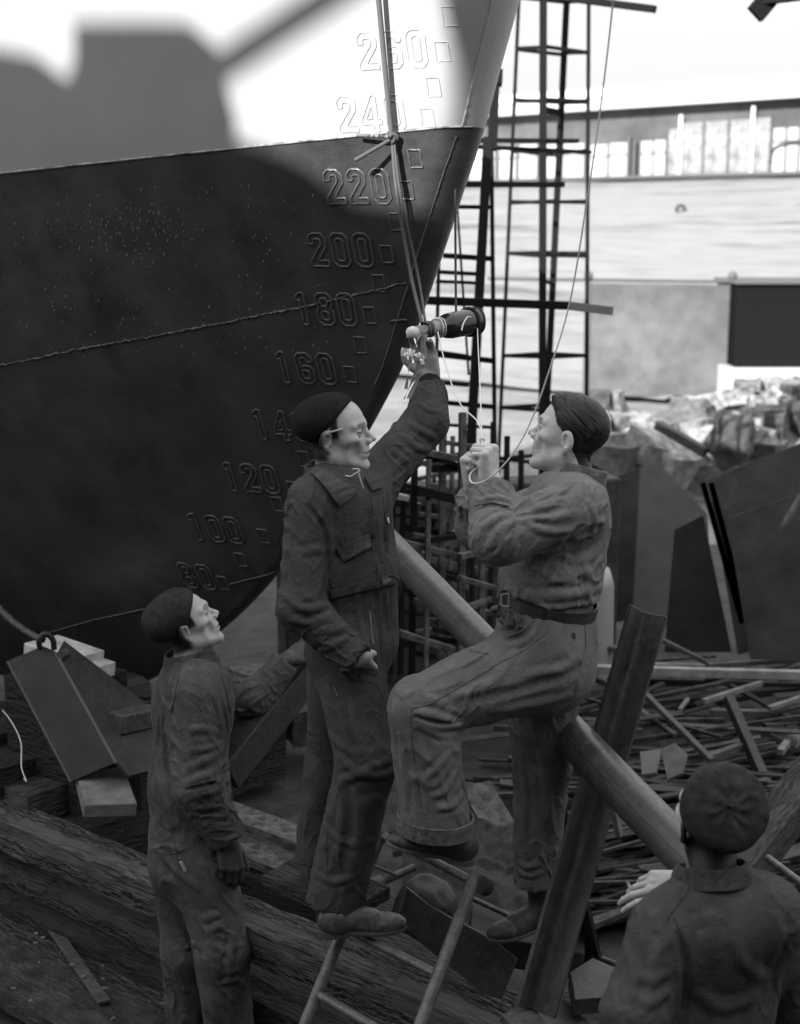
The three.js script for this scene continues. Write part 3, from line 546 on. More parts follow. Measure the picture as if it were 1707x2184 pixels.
// ================================================================ TIMBERS OF THE SLIPWAY, LOWER LEFT
{
  const W = onY(328, 1850, .55).sub(onY(0, 1714, .55)).setY(0).normalize();
  const run = (u, v, y, back, fwd, w, h, m, lab, nm, rough = .01) => { // a long timber whose top front edge passes through the given spot
    const e = onY(u, v, y), side = V(W.z, 0, -W.x); if (side.z > 0) side.negate();
    const c = e.clone().addScaledVector(side, w / 2).add(V(0, -h / 2, 0));
    return single(nm, lab, 'timber', beamG(c.clone().addScaledVector(W, -back), c.clone().addScaledVector(W, fwd), w, h, V(0, 1, 0), .006, rough), m);
  };
  run(0, 1752, .60, 2.4, 2.5, .17, .13, mat(.1, { roughness: .9, map: tex(TX.grain, 1), bumpMap: tex(TX.grain, 1), bumpScale: .006 }), 'worn upper slipway timber with a splintered edge, behind the capped man', 'slipway_timber', .013);
  run(0, 1838, .38, 2.2, 1.02, .15, .1, MT.wood, 'second slipway timber with a sawn end, below the splintered one', 'slipway_timber', .01);
  run(0, 1880, .28, 2.3, 2.6, .12, .2, MT.woodDark, 'rough dark slipway timber with bolt holes under the sawn one', 'slipway_timber', .018);
  for (let i = 0; i < 3; i++) run(0, [1950, 2040, 2120][i], .12 + .004 * i, 2.3, 2.9 - i * .2, [.27, .26, .3][i], .06, i === 1 ? MT.wood : mat(.075, { map: tex(TX.grime, 1.2), roughness: .95, bumpMap: tex(TX.grain, 1), bumpScale: .01 }), ['inner walkway plank of the slip at the lower left', 'middle walkway plank of the slip at the lower left', 'front walkway plank at the lower left corner'][i], 'walkway_plank', .006);
  run(560, 2010, .10, .1, 1.6, .34, .06, MT.woodDark, 'dark deck plank behind the pipe ladder', 'deck_plank', .008);
  run(560, 2110, .10, .6, 1.8, .3, .06, MT.woodDark, 'dark deck plank under the foot of the pipe ladder', 'deck_plank', .008);
  run(700, 1960, .10, .3, 1.8, .34, .06, MT.woodDark, 'dark deck plank farthest back below the beret man', 'deck_plank', .008);
  { const gs = []; for (let i = 0; i < 36; i++) { const q = i % 3 ? onY(rr(0, 380), rr(1940, 2180), .17) : onY(rr(540, 960), rr(1990, 2180), .14); const g = new THREE.BoxGeometry(rr(.006, .03), rr(.003, .008), rr(.004, .014)); g.rotateY(rr(0, 6)); g.translate(q.x, q.y, q.z); gs.push(g); }
    const o = single('wood_chips', 'scattered pale wood chips on the walkway planks', 'debris', merge(gs), mat(.16)); o.userData.kind = 'stuff'; }
  single('flat_bar', 'loose flat bar lying across the walkway planks', 'bar', beamG(onY(112, 1978, .165), onY(223, 2138, .15), .047, .012, V(0, 1, 0), .002), MT.steelMid);
  // light boards between the capped man and the beret man
  const bd = (a, b, y0, y1, w, h, lab, m) => single('staging_board', lab, 'board', beamG(onY(...a, y0), onY(...b, y1), w, h, V(0, 1, 0), .004, .006), m);
  bd([455, 1722], [705, 1812], .62, .62, .13, .035, 'upper weathered board between the capped man and the beret man', mat(.2, { map: tex(TX.grime, 2.5), bumpMap: tex(TX.grain, 2), bumpScale: .006 }));
  bd([455, 1790], [680, 1865], .58, .58, .16, .035, 'lower weathered board between the capped man and the beret man', mat(.17, { map: tex(TX.grime, 2.5), bumpMap: tex(TX.grain, 2), bumpScale: .006 }));
  single('trestle_timber', 'dark timber carrying the weathered boards', 'timber', beamG(onY(470, 1890, .42), onY(700, 1960, .42), .16, .26, V(0, 1, 0), .006, .012), MT.woodDark);
  // chocks and blocks at the left
  const blk = (u, v, y, w, h, d, rot, m, lab, nm = 'timber_block') => { const q = onY(u, v, y); const g = new THREE.BoxGeometry(w, h, d, 6, 4, 6), p = g.attributes.position; for (let i = 0; i < p.count; i++) p.setXYZ(i, p.getX(i) + .012 * noise(p.getY(i) * 12, p.getZ(i) * 12, u), p.getY(i) + .012 * noise(p.getX(i) * 12, p.getZ(i) * 12, u), p.getZ(i) + .01 * noise(p.getX(i) * 12, p.getY(i) * 12, u)); const g2 = boxUV(g); g2.rotateY(rot); g2.translate(q.x, q.y - h / 2, q.z); return single(nm, lab, 'block', g2, m); };
  blk(95, 1655, .66, .36, .13, .3, .8, MT.wood, 'square timber block at the left under the steel bracket');
  blk(30, 1590, .74, .4, .16, .4, .8, MT.woodDark, 'dark timber block stacked behind the square one at the left edge');
  blk(20, 1668, .6, .34, .1, .3, .75, MT.wood, 'flat timber block at the left edge before the stack');
  blk(40, 1520, .8, .5, .3, .4, .8, MT.woodDark, 'tall dark timber block at the left edge under the hull');
  blk(225, 1720, .52, .5, .2, .3, .72, MT.woodDark, 'dark timber below the pale wedge');
  blk(330, 1560, .75, .5, .5, .5, .78, MT.woodDark, 'dark keel block behind the capped man');
  blk(470, 1470, .55, .5, .5, .5, .78, MT.woodDark, 'dark keel block beneath the forefoot of the ship');
  blk(560, 1430, .5, .3, .3, .3, .5, mat(.15, { map: tex(TX.grime, 2) }), 'grey block on the ground behind the dark diagonal beam');
  blk(655, 1500, .35, .25, .2, .25, .4, mat(.1, { map: tex(TX.grime, 2) }), 'small block lying beyond the beret man\'s hip');
  blk(255, 1452, .95, .22, .12, .2, .6, MT.wood, 'small timber chock right of the white block');
  const wd = thing('pale_wedge', 'pale sawn wooden wedge propped at the foot of the steel bracket', 'wedge');
  part(wd, 'wedge', (() => { const a = at(166, 1665, 5.62), b = at(260, 1648, 5.66), c = at(292, 1748, 5.42), d = at(179, 1712, 5.4); return plateG([a, b, c, d], .05, .004); })(), mat(.22, { map: tex(TX.blotch, 2), roughness: .8 }));
  // white block with a step
  const wb = thing('white_block', 'white painted block with a stepped end under the cable', 'block');
  const s = new THREE.Shape([[0, 0], [.34, 0], [.34, .05], [.27, .05], [.27, .085], [0, .085]].map(a => new THREE.Vector2(...a)));
  const g = boxUV(new THREE.ExtrudeGeometry(s, { depth: .2, bevelEnabled: true, bevelSize: .004, bevelThickness: .004, bevelSegments: 1 })); g.translate(-.17, 0, -.1); g.rotateY(-.55); { const q = at(146, 1402, 6.1); g.rotateZ(-.12); g.translate(q.x, q.y - .05, q.z); }
  part(wb, 'block', g, MT.white);
  single('timber_block', 'dark timber stack carrying the white block', 'block', (() => { const q = at(150, 1430, 6.15); const h = q.y + .02; const k = boxUV(new THREE.BoxGeometry(.4, h, .34)); k.rotateY(-.55); k.translate(q.x - .02, h / 2 - .03, q.z); return k; })(), MT.woodDark);
  // steel bracket with shackle and cable
  const br = thing('steel_bracket', 'black folded steel bracket leaning at the left, holding the cable', 'bracket');
  const RA = at(121, 1394, 5.73), RB = at(248, 1628, 5.49);
  const inPlane = (C, px) => { const n = RB.clone().sub(RA).cross(C.clone().sub(RA)).normalize(); return px.map(([u, v]) => { const d = at(u, v, 1).sub(EYE); return EYE.clone().addScaledVector(d, RA.clone().sub(EYE).dot(n) / d.dot(n)); }); };
  part(br, 'left_plate', plateG(inPlane(at(17, 1412, 5.86), [[17, 1412], [92, 1380], [120, 1392], [247, 1627], [152, 1668]]), .016), mat(.035, { roughness: .6, map: tex(TX.blotch, 1.5) }));
  part(br, 'right_plate', plateG(inPlane(at(312, 1505, 5.78), [[123, 1394], [136, 1370], [306, 1500], [345, 1640], [274, 1657], [250, 1629]]), .016), mat(.04, { roughness: .6, map: tex(TX.rust, 1.5) }));
  part(br, 'ridge', tubeG([at(119, 1392, 5.72), at(248, 1628, 5.48)], .006, 6, 2), mat(.12));
  part(br, 'ridge', tubeG([at(17, 1412, 5.74), at(152, 1668, 5.49)], .005, 6, 2), mat(.09));
  part(br, 'channel_stub', beamG(at(247, 1542, 5.6), at(330, 1524, 5.75), .09, .075, V(0, 1, 0), .004), MT.steelMid);
  const sk = thing('shackle', 'dark iron shackle joining the cable to the steel bracket', 'shackle');
  part(sk, 'bow', tubeG([at(86, 1384, 5.74), at(84, 1366, 5.72), at(96, 1352, 5.72), at(112, 1362, 5.74), at(116, 1384, 5.76)], .012, 8, 24), MT.steel);
  part(sk, 'pin', cylG(at(128, 1398, 5.7), at(142, 1392, 5.74), .018, .018, 10), MT.steelMid);
  const cb = thing('wire_cable', 'twisted steel wire cable running down from the left edge', 'cable');
  const c0 = at(-70, 1208, 6.0), c1 = at(92, 1366, 5.72);
  for (let k = 0; k < 6; k++) { const pts = [], d = c1.clone().sub(c0), f = frame(d); for (let i = 0; i <= 60; i++) { const t = i / 60, a = t * 46 + k * 1.047; const c = c0.clone().lerp(c1, t).add(V(0, -.05 * Math.sin(t * Math.PI), 0)); pts.push(c.addScaledVector(f.y, .009 * Math.cos(a)).addScaledVector(f.z, .009 * Math.sin(a))); } part(cb, 'strand', tubeG(pts, .0062, 6, 120), MT.steelMid); }
  single('bent_wire', 'thin pale bent wire dangling at the left edge', 'wire', tubeG([at(6, 1515, 5.9), at(22, 1535, 5.85), at(44, 1580, 5.75), at(47, 1640, 5.6), at(57, 1668, 5.55), at(50, 1660, 5.54)], .0022, 6, 40), MT.wire);
  single('diagonal_beam', 'thick dark beam slanting up to the right which the capped man grips', 'beam', beamG(at(470, 1650, 5.1), at(720, 1340, 5.6), .12, .13, V(0, 1, 0), .005), MT.steel);
}
// ================================================================ IRON CLUTTER BEHIND THE LADDER
{
  const bt = thing('rusty_bolt', 'rusty bolt with a round head lying behind the pipe ladder', 'bolt');
  part(bt, 'shank', cylG(at(812, 1882, 4.72), at(884, 1850, 4.78), .014, .013, 14), MT.pipe); part(bt, 'head', cylG(at(792, 1891, 4.7), at(816, 1880, 4.72), .027, .024, 14), MT.steelMid);
  single('thin_rod', 'thin rod running behind the rusty bolt', 'rod', cylG(at(785, 1842, 4.8), at(850, 1868, 4.7), .006, .006, 8), MT.pipe);
  single('iron_casting', 'humped rusty iron casting behind the pipe ladder', 'casting', (() => { const g = new THREE.SphereGeometry(1, 28, 18), p = g.attributes.position, q = at(908, 1935, 4.6); for (let i = 0; i < p.count; i++) { const a = V(p.getX(i), p.getY(i), p.getZ(i)); const k = 1 + .22 * fbm(a.x * 2, a.y * 2, a.z * 2); p.setXYZ(i, a.x * .1 * k, Math.sign(a.y) * Math.pow(Math.abs(a.y), .7) * .1 * k, a.z * .1 * k); } g.rotateZ(-.5); g.translate(q.x, q.y, q.z); g.computeVertexNormals(); return g; })(), MT.steel);
  const e = [[868, 1893], [917, 1931], [966, 1960], [994, 1973], [1054, 2006], [1103, 2045], [1064, 2141], [994, 2086], [900, 2010], [850, 1960]].map(([u, v]) => at(u, v, 4.5));
  single('curved_plate', 'curved rusty plate offcut between the ladder and the angle iron', 'plate', plateG(e, .014), mat(.075, { roughness: .5, map: tex(TX.rust, 2.3) }));
  single('cross_rod', 'straight rod passing behind the ladder to the belted man\'s boot', 'rod', cylG(at(1005, 1915, 4.66), at(1090, 1955, 4.6), .009, .009, 8), MT.pipe);
  single('support_beam', 'dark beam under the belted man\'s standing boot', 'beam', beamG(at(1000, 1985, 4.62), at(1240, 2030, 4.6), .2, .1, V(0, 1, 0), .006), MT.black);
  single('canvas_heap', 'dark crumpled canvas between the two men\'s feet', 'canvas', (() => { const g = new THREE.PlaneGeometry(.6, .5, 60, 50), p = g.attributes.position; g.rotateX(-1.2); const q = at(1040, 1870, 4.95); for (let i = 0; i < p.count; i++) { const x = p.getX(i), y = p.getY(i), z = p.getZ(i); p.setXYZ(i, x, y + .05 * Math.abs(fbm(x * 5, z * 5, 2)) * 2, z + .05 * fbm(x * 6, z * 6, 7)); } g.translate(q.x, q.y, q.z); g.computeVertexNormals(); return g; })(), mat(.05, { map: tex(TX.grime, 1.2) }));
  single('wood_offcut', 'grey wooden offcut standing behind the belted man\'s raised shin', 'offcut', beamG(at(1010, 1680, 5.5), at(1075, 1800, 5.3), .14, .06, V(0, 1, 0), .005, .012), mat(.1, { map: tex(TX.grime, 2) }));
  single('steel_box', 'open dark steel box section at the bottom behind the foreground man', 'box', plateG([at(1215, 2090, 4.3), at(1262, 2060, 4.4), at(1320, 2085, 4.35), at(1318, 2140, 4.2), at(1225, 2150, 4.15)], .05), MT.steel);
  single('cross_rod', 'thin rod along the ground between the angle iron and the foreground man', 'rod', cylG(at(1190, 2012, 4.7), at(1330, 2062, 4.5), .01, .01, 8), MT.pipe);
}
// ================================================================ ROPES AND THE LAUNCH BOTTLE
const NECK = at(884, 708, 4.62), BASE = at(1016, 684, 4.86);
{
  const t = thing('toggle_rope', 'brown rope hanging before the bow, knotted round a wooden toggle', 'rope');
  const near = (u, v, e) => hullAt(u, v, e); const y0 = near(843, 290, .03), top = near(808, -130, .05);
  part(t, 'upper_rope', tubeG([top, near(822, 60, .035), near(834, 200, .03), y0], .009, 10, 40), MT.rope);
  part(t, 'lower_rope', tubeG([y0, near(856, 390, .05), near(882, 560, .1), at(901, 690, 4.6)], .0062, 10, 40), MT.rope);
  part(t, 'lower_rope', tubeG([near(848, 300, .03), near(864, 400, .05), near(889, 565, .09), at(908, 690, 4.62)], .0045, 8, 40), MT.rope);
  const kn = new THREE.TorusKnotGeometry(.012, .007, 60, 8, 2, 3); { kn.translate(y0.x, y0.y, y0.z); } part(t, 'knot', kn, MT.rope);
  const tg = thing('wooden_toggle', 'two crossed wooden pegs stuck through the rope knot', 'toggle');
  part(tg, 'peg', cylG(near(769, 285, .03), near(846, 287, .045), .0058, .0058, 10), MT.woodLight); part(tg, 'peg', cylG(near(779, 331, .09), near(842, 294, .045), .0072, .0066, 10), mat(.08));
  single('bottle_rope', 'thin dark rope hanging from above to the bottle', 'rope', tubeG([at(972, -120, 4.86), at(971, 300, 4.86), at(972, 560, 4.84), at(973, 668, 4.8)], .0042, 8, 30), mat(.06));
  // bottle
  const b = thing('launch_bottle', 'dark glass christening bottle with foil neck, bound with string and ribbons', 'bottle');
  const ax = BASE.clone().sub(NECK), Lb = ax.length(), f = frame(ax);
  const lathe = (pts, m, nm, lab) => { const g = new THREE.LatheGeometry(pts.map(a => new THREE.Vector2(a[0], a[1])), 32); const M = new THREE.Matrix4().makeBasis(f.z, f.x, f.y).setPosition(NECK); g.applyMatrix4(M); return part(b, nm, g, m, lab); };
  const glass = mat(.012, { roughness: .08 }); glass.metalness = 0;
  const L = Lb;
  lathe([[.0148, .04], [.0155, .075], [.02, .105], [.031, .135], [.041, .165], [.0445, .19], [.0445, L - .012], [.042, L - .003], [.03, L + .002], [.012, L - .012], [0, L - .016]], glass, 'glass');
  const foilTex = tex(TX.bumpCoarse, 10);
  lathe([[0, -.03], [.012, -.029], [.0185, -.02], [.02, -.006], [.017, .006], [.0165, .012]], mat(.72, { roughness: .7 }), 'cork', { label: 'pale cork ball' });
  lathe([[.0172, .008], [.0185, .02], [.0165, .045], [.018, .08], [.0225, .107], [.029, .125]], mat(.8, { roughness: .4, bumpMap: foilTex, bumpScale: .01 }), 'foil', { label: 'pale crumpled foil collar' });
  const ring = (s, r, tr, m, nm) => { const pts = []; for (let i = 0; i < 24; i++) { const a = i / 24 * 6.283; pts.push(NECK.clone().addScaledVector(f.x, s + .003 * Math.sin(a * 3)).addScaledVector(f.y, r * Math.cos(a)).addScaledVector(f.z, r * Math.sin(a))); } return part(b, nm, tubeG(pts, tr, 6, 60, true), m); };
  ring(.118, .03, .0028, MT.wire, 'string_loop'); ring(.128, .033, .0022, MT.wire, 'string_loop'); ring(.06, .021, .006, MT.rope, 'rope_loop'); ring(.075, .022, .006, MT.rope, 'rope_loop'); ring(L - .04, .0465, .0055, mat(.02), 'strap');
  ring(L - .006, .0445, .004, mat(.06), 'strap');
  part(b, 'string_tail', tubeG([at(985, 705, 4.7), at(988, 692, 4.72), at(998, 676, 4.76), at(1006, 678, 4.78), at(1014, 690, 4.8)], .0025, 6, 30), MT.wire);
  for (const [a, c, d, w] of [[[905, 715], [898, 770], [880, 815], .013], [[900, 715], [905, 770], [872, 850], .011], [[896, 712], [878, 760], [866, 830], .009], [[908, 712], [888, 790], [862, 852], .006]]) { // gauze ribbons
    const cv = new THREE.CatmullRomCurve3([at(...a, 4.58), at(...c, 4.56), at(...d, 4.54)]), pos = [], idx = []; const n = 24;
    for (let i = 0; i <= n; i++) { const p = cv.getPoint(i / n), tw = i * .22 + a[0]; const dx = V(Math.cos(tw), .1, Math.sin(tw)).multiplyScalar(w * (1 - .3 * i / n)); for (const s of [-1, 1]) { const q = p.clone().addScaledVector(dx, s); pos.push(q.x, q.y, q.z); } if (i < n) idx.push(2 * i, 2 * i + 1, 2 * i + 3, 2 * i, 2 * i + 3, 2 * i + 2); }
    const g = new THREE.BufferGeometry(); g.setAttribute('position', new THREE.Float32BufferAttribute(pos, 3)); g.setAttribute('uv', new THREE.Float32BufferAttribute(pos.length / 3 * 2 ? new Float32Array(pos.length / 3 * 2) : [], 2)); g.setIndex(idx); g.computeVertexNormals(); part(b, 'ribbon', g, mat(.2, { roughness: .9 }));
  }
  const tuft = []; for (let i = 0; i < 60; i++) { const c = at(rr(853, 905), 0, 4.53); const t = rnd(); const q = at(855 + 48 * t, 748 + 16 * t + rr(-9, 9), 4.53 + rr(-.02, .02)); const g = new THREE.PlaneGeometry(rr(.008, .018), rr(.004, .01), 2, 1); const p = g.attributes.position; for (let k = 0; k < p.count; k++) p.setZ(k, .004 * Math.cos(p.getX(k) * 300)); g.rotateX(rr(0, 3)); g.rotateY(rr(0, 3)); g.rotateZ(rr(0, 3)); g.translate(q.x, q.y, q.z); tuft.push(g); }
  part(b, 'paper_tuft', merge(tuft), mat(.8, { roughness: .8 }), { kind: 'stuff' });
  // pull string
  const s = thing('pull_string', 'thin white string from the bottle through the belted man\'s fists up out of the picture', 'string');
  const K = at(1028, 938, 3.99);
  part(s, 'neck_strand', tubeG([at(934, 708, 4.58), at(946, 760, 4.5), at(980, 858, 4.25), at(1022, 905, 4.05), K], .0021, 6, 60), MT.wire);
  part(s, 'base_strand', tubeG([at(1018, 690, 4.84), at(1021, 760, 4.6), at(1026, 870, 4.2), K], .0019, 6, 60), MT.wire);
  const k2 = new THREE.TorusKnotGeometry(.0045, .0028, 40, 6, 2, 3); k2.translate(K.x, K.y, K.z); part(s, 'knot', k2, MT.wire);
  part(s, 'free_end', tubeG([K, at(1031, 960, 3.95), at(1036, 985, 3.93), at(1008, 1005, 3.94), at(1002, 1020, 3.9), at(1010, 1031, 3.86), at(1032, 1027, 3.83), at(1062, 1005, 3.8), at(1098, 962, 3.78), at(1132, 900, 3.75), at(1172, 790, 3.7), at(1212, 660, 3.65), at(1252, 430, 3.5), at(1283, 215, 3.4), at(1305, 30, 3.3), at(1315, -90, 3.2)], .0022, 6, 160), MT.wire);
}
// ================================================================ PEOPLE: distance fields meshed with surface nets
const smin = (a, b, k) => { if (k <= 0) return Math.min(a, b); const h = Math.max(k - Math.abs(a - b), 0) / k; return Math.min(a, b) - h * h * k * .25; };
const smax = (a, b, k) => -smin(-a, -b, k);
function surfaceNets(f, min, max, h) {
  const nx = Math.ceil((max.x - min.x) / h) + 1, ny = Math.ceil((max.y - min.y) / h) + 1, nz = Math.ceil((max.z - min.z) / h) + 1;
  const D = new Float32Array(nx * ny * nz).fill(1e3), B = 6, I = (i, j, k) => (k * ny + j) * nx + i;
  for (let k0 = 0; k0 < nz; k0 += B) for (let j0 = 0; j0 < ny; j0 += B) for (let i0 = 0; i0 < nx; i0 += B) {
    const c = f(min.x + (i0 + B / 2) * h, min.y + (j0 + B / 2) * h, min.z + (k0 + B / 2) * h);
    const i1 = Math.min(nx - 1, i0 + B), j1 = Math.min(ny - 1, j0 + B), k1 = Math.min(nz - 1, k0 + B);
    if (Math.abs(c) > B * h * 1.25 + .03) { for (let k = k0; k <= k1; k++) for (let j = j0; j <= j1; j++) for (let i = i0; i <= i1; i++) { const q = I(i, j, k); if (D[q] === 1e3) D[q] = c; } continue; }
    for (let k = k0; k <= k1; k++) for (let j = j0; j <= j1; j++) for (let i = i0; i <= i1; i++) D[I(i, j, k)] = f(min.x + i * h, min.y + j * h, min.z + k * h);
  }
  const vid = new Int32Array(nx * ny * nz).fill(-1), pos = [], idx = [];
  for (let k = 0; k < nz - 1; k++) for (let j = 0; j < ny - 1; j++) for (let i = 0; i < nx - 1; i++) {
    let m = 0, sx = 0, sy = 0, sz = 0, n = 0; const v = [];
    for (let c = 0; c < 8; c++) { const d = D[I(i + (c & 1), j + (c >> 1 & 1), k + (c >> 2 & 1))]; v.push(d); if (d < 0) m |= 1 << c; }
    if (m === 0 || m === 255) continue;
    for (const [a, b] of EDGES) { const da = v[a], db = v[b]; if ((da < 0) === (db < 0)) continue; const t = da / (da - db); sx += (a & 1) + t * ((b & 1) - (a & 1)); sy += (a >> 1 & 1) + t * ((b >> 1 & 1) - (a >> 1 & 1)); sz += (a >> 2 & 1) + t * ((b >> 2 & 1) - (a >> 2 & 1)); n++; }
    vid[I(i, j, k)] = pos.length / 3; pos.push(min.x + (i + sx / n) * h, min.y + (j + sy / n) * h, min.z + (k + sz / n) * h);
  }
  for (let k = 1; k < nz - 1; k++) for (let j = 1; j < ny - 1; j++) for (let i = 1; i < nx - 1; i++) {
    const s = D[I(i, j, k)] < 0;
    const q = (a, b, c, d, flip) => { if (a < 0 || b < 0 || c < 0 || d < 0) return; if (flip) idx.push(a, c, b, a, d, c); else idx.push(a, b, c, a, c, d); };
    if (s !== (D[I(i + 1, j, k)] < 0)) q(vid[I(i, j - 1, k - 1)], vid[I(i, j, k - 1)], vid[I(i, j, k)], vid[I(i, j - 1, k)], !s);
    if (s !== (D[I(i, j + 1, k)] < 0)) q(vid[I(i - 1, j, k - 1)], vid[I(i - 1, j, k)], vid[I(i, j, k)], vid[I(i, j, k - 1)], !s);
    if (s !== (D[I(i, j, k + 1)] < 0)) q(vid[I(i - 1, j - 1, k)], vid[I(i, j - 1, k)], vid[I(i, j, k)], vid[I(i - 1, j, k)], !s);
  }
  const g = new THREE.BufferGeometry(); g.setAttribute('position', new THREE.Float32BufferAttribute(pos, 3)); g.setIndex(idx);
  const nor = new Float32Array(pos.length), e = h * .45, uv = new Float32Array(pos.length / 3 * 2);
  for (let i = 0; i < pos.length; i += 3) {
    let [x, y, z] = [pos[i], pos[i + 1], pos[i + 2]];
    let a = f(x + e, y, z) - f(x - e, y, z), b = f(x, y + e, z) - f(x, y - e, z), c = f(x, y, z + e) - f(x, y, z - e); const l = Math.hypot(a, b, c) || 1; a /= l; b /= l; c /= l;
    nor[i] = a; nor[i + 1] = b; nor[i + 2] = c; uv[i / 3 * 2] = x + .7 * z; uv[i / 3 * 2 + 1] = y + .2 * z;
  }
  g.setAttribute('normal', new THREE.BufferAttribute(nor, 3)); g.setAttribute('uv', new THREE.BufferAttribute(uv, 2)); return g;
}
const EDGES = [[0, 1], [2, 3], [4, 5], [6, 7], [0, 2], [1, 3], [4, 6], [5, 7], [0, 4], [1, 5], [2, 6], [3, 7]];
function paint(g, fn) { const p = g.attributes.position, n = g.attributes.normal, c = new Float32Array(p.count * 3); for (let i = 0; i < p.count; i++) { const v = fn(p.getX(i), p.getY(i), p.getZ(i), n.getX(i), n.getY(i), n.getZ(i)); c[3 * i] = c[3 * i + 1] = c[3 * i + 2] = v; } g.setAttribute('color', new THREE.BufferAttribute(c, 3)); return g; }
const boundsOf = (bones, pad) => { const b = new THREE.Box3(); for (const o of bones) { const r = Math.max(o.ra, o.rb) * (o.sl || 1) + pad; b.expandByPoint(o.a.clone().addScalar(r)); b.expandByPoint(o.a.clone().addScalar(-r)); b.expandByPoint(o.b.clone().addScalar(r)); b.expandByPoint(o.b.clone().addScalar(-r)); } return b; };

// clothing field: tapered bones with a stretched lateral axis, joined smoothly, with folds of cloth
function bone(a, b, ra, rb, o = {}) { // o: L lateral axis, sl stretch, k blend, fold [amp, along, around, twist]
  if (o.cut) { const e = b.clone().sub(a).normalize().multiplyScalar(.09); b = b.clone().add(e); }
  const d = b.clone().sub(a), ll = d.lengthSq(), f = frame(d);
  return { a, b, ra, rb, d, ll, len: Math.sqrt(ll), X: f.y, Y: f.z, L: o.L ? o.L.clone().normalize() : null, sl: o.sl || 1, k: o.k ?? .05, fold: o.fold, seed: (a.x * 13 + a.y * 7 + b.x * 5) % 10, cut: o.cut, c: a.clone().add(b).multiplyScalar(.5), R: a.distanceTo(b) / 2 + Math.max(ra, rb) * (o.sl || 1) };
}
function clothField(bones, strokes = []) {
  return (x, y, z, noFold) => {
    let D = 1e3, F = 0, Wt = 0;
    for (const o of bones) {
      const bx = x - o.c.x, by = y - o.c.y, bz = z - o.c.z, lim = D + o.R + .09; if (D < .5 && bx * bx + by * by + bz * bz > lim * lim && lim > 0) continue;
      const px = x - o.a.x, py = y - o.a.y, pz = z - o.a.z; let t = (px * o.d.x + py * o.d.y + pz * o.d.z) / o.ll; const tc = t < 0 ? 0 : t > 1 ? 1 : t;
      let qx = px - o.d.x * tc, qy = py - o.d.y * tc, qz = pz - o.d.z * tc;
      let r = o.ra + (o.rb - o.ra) * tc, sc = 1;
      if (o.L) { const l = qx * o.L.x + qy * o.L.y + qz * o.L.z, k = l * (1 / o.sl - 1); qx += k * o.L.x; qy += k * o.L.y; qz += k * o.L.z; }
      const len = Math.sqrt(qx * qx + qy * qy + qz * qz); let d = len - r;
      if (!noFold && o.fold && d < .06) {
        const cx = (qx * o.X.x + qy * o.X.y + qz * o.X.z) / (len + 1e-6), cy = (qx * o.Y.x + qy * o.Y.y + qz * o.Y.z) / (len + 1e-6), s = t * o.len, [amp, fa, fr, tw] = o.fold;
        const th = tw ? tw * s : 0, c = Math.cos(th), n = Math.sin(th), ex = cx * c - cy * n, ey = cx * n + cy * c;
        const w1 = noise(s * 4 + o.seed, ex * .9, ey * .9) * .9;
        const n1 = noise(s * fa * .8 + o.seed + w1, ex * fr * .75 + w1, ey * fr * .75), n2 = noise(s * fa * 1.7 + o.seed * 2 + w1 * 2, ex * fr * 1.2 + 5, ey * fr * 1.2 + w1);
        const r1 = Math.max(0, 1 - Math.abs(n1) * 4.2), r2 = Math.max(0, 1 - Math.abs(n2) * 3.6), env = .35 + .65 * sstep(-.25, .3, noise(s * 5 + 9, ex + 3, ey + o.seed));
        const fv = amp * env * (1.35 * r1 * r1 * (3 - 2 * r1) + .6 * r2 * r2 - .3 + 1.1 * noise(s * 5, ex * 1.1, ey * 1.1 + o.seed)), w = Math.exp(-Math.max(0, d) * 60) * (1 / (1 + Math.exp((d) * 120)));
        F += fv * w; Wt += w;
      }
      if (o.cut) { const c = o.cut, e = (x - c.p.x) * c.n.x + (y - c.p.y) * c.n.y + (z - c.p.z) * c.n.z; d = smax(d, e, .008); }
      D = smin(D, d, o.k);
    }
    if (D < .05 && D > -.05) for (const s of strokes) { if (Math.abs(x - s.c.x) > s.R || Math.abs(y - s.c.y) > s.R || Math.abs(z - s.c.z) > s.R) continue; // single folds: raised rolls (h>0) or creases (h<0)
      let m = 1e3, mt = 0; for (let i = 0; i < s.p.length - 1; i++) { const a = s.p[i], b = s.p[i + 1], ux = b.x - a.x, uy = b.y - a.y, uz = b.z - a.z, px = x - a.x, py = y - a.y, pz = z - a.z; let t = (px * ux + py * uy + pz * uz) / (ux * ux + uy * uy + uz * uz + 1e-9); t = t < 0 ? 0 : t > 1 ? 1 : t; const e = Math.hypot(px - ux * t, py - uy * t, pz - uz * t); if (e < m) { m = e; mt = (i + t) / (s.p.length - 1); } }
      if (m < s.r * 3) D -= s.h * Math.sqrt(Math.max(0, Math.sin(Math.PI * clamp(mt, 0, 1)))) * (Math.exp(-m * m / (s.r * s.r) * 1.3) - .3 * Math.exp(-(m - s.r * 1.7) * (m - s.r * 1.7) / (s.r * s.r) * 1.8));
    }
    if (Wt > 0 && !noFold) D -= F / (Wt + .15);
    return D;
  };
}
function rayHit(f, u, v, Z0 = 2.6, Z1 = 6.2) { const d = at(u, v, 1).sub(EYE); let Z = Z0; for (let i = 0; i < 160; i++) { const P = EYE.clone().addScaledVector(d, Z), e = f(P.x, P.y, P.z); if (e < .0008) return P; Z += Math.max(.0015, e * .7); if (Z > Z1) return null; } return EYE.clone().addScaledVector(d, Z); }
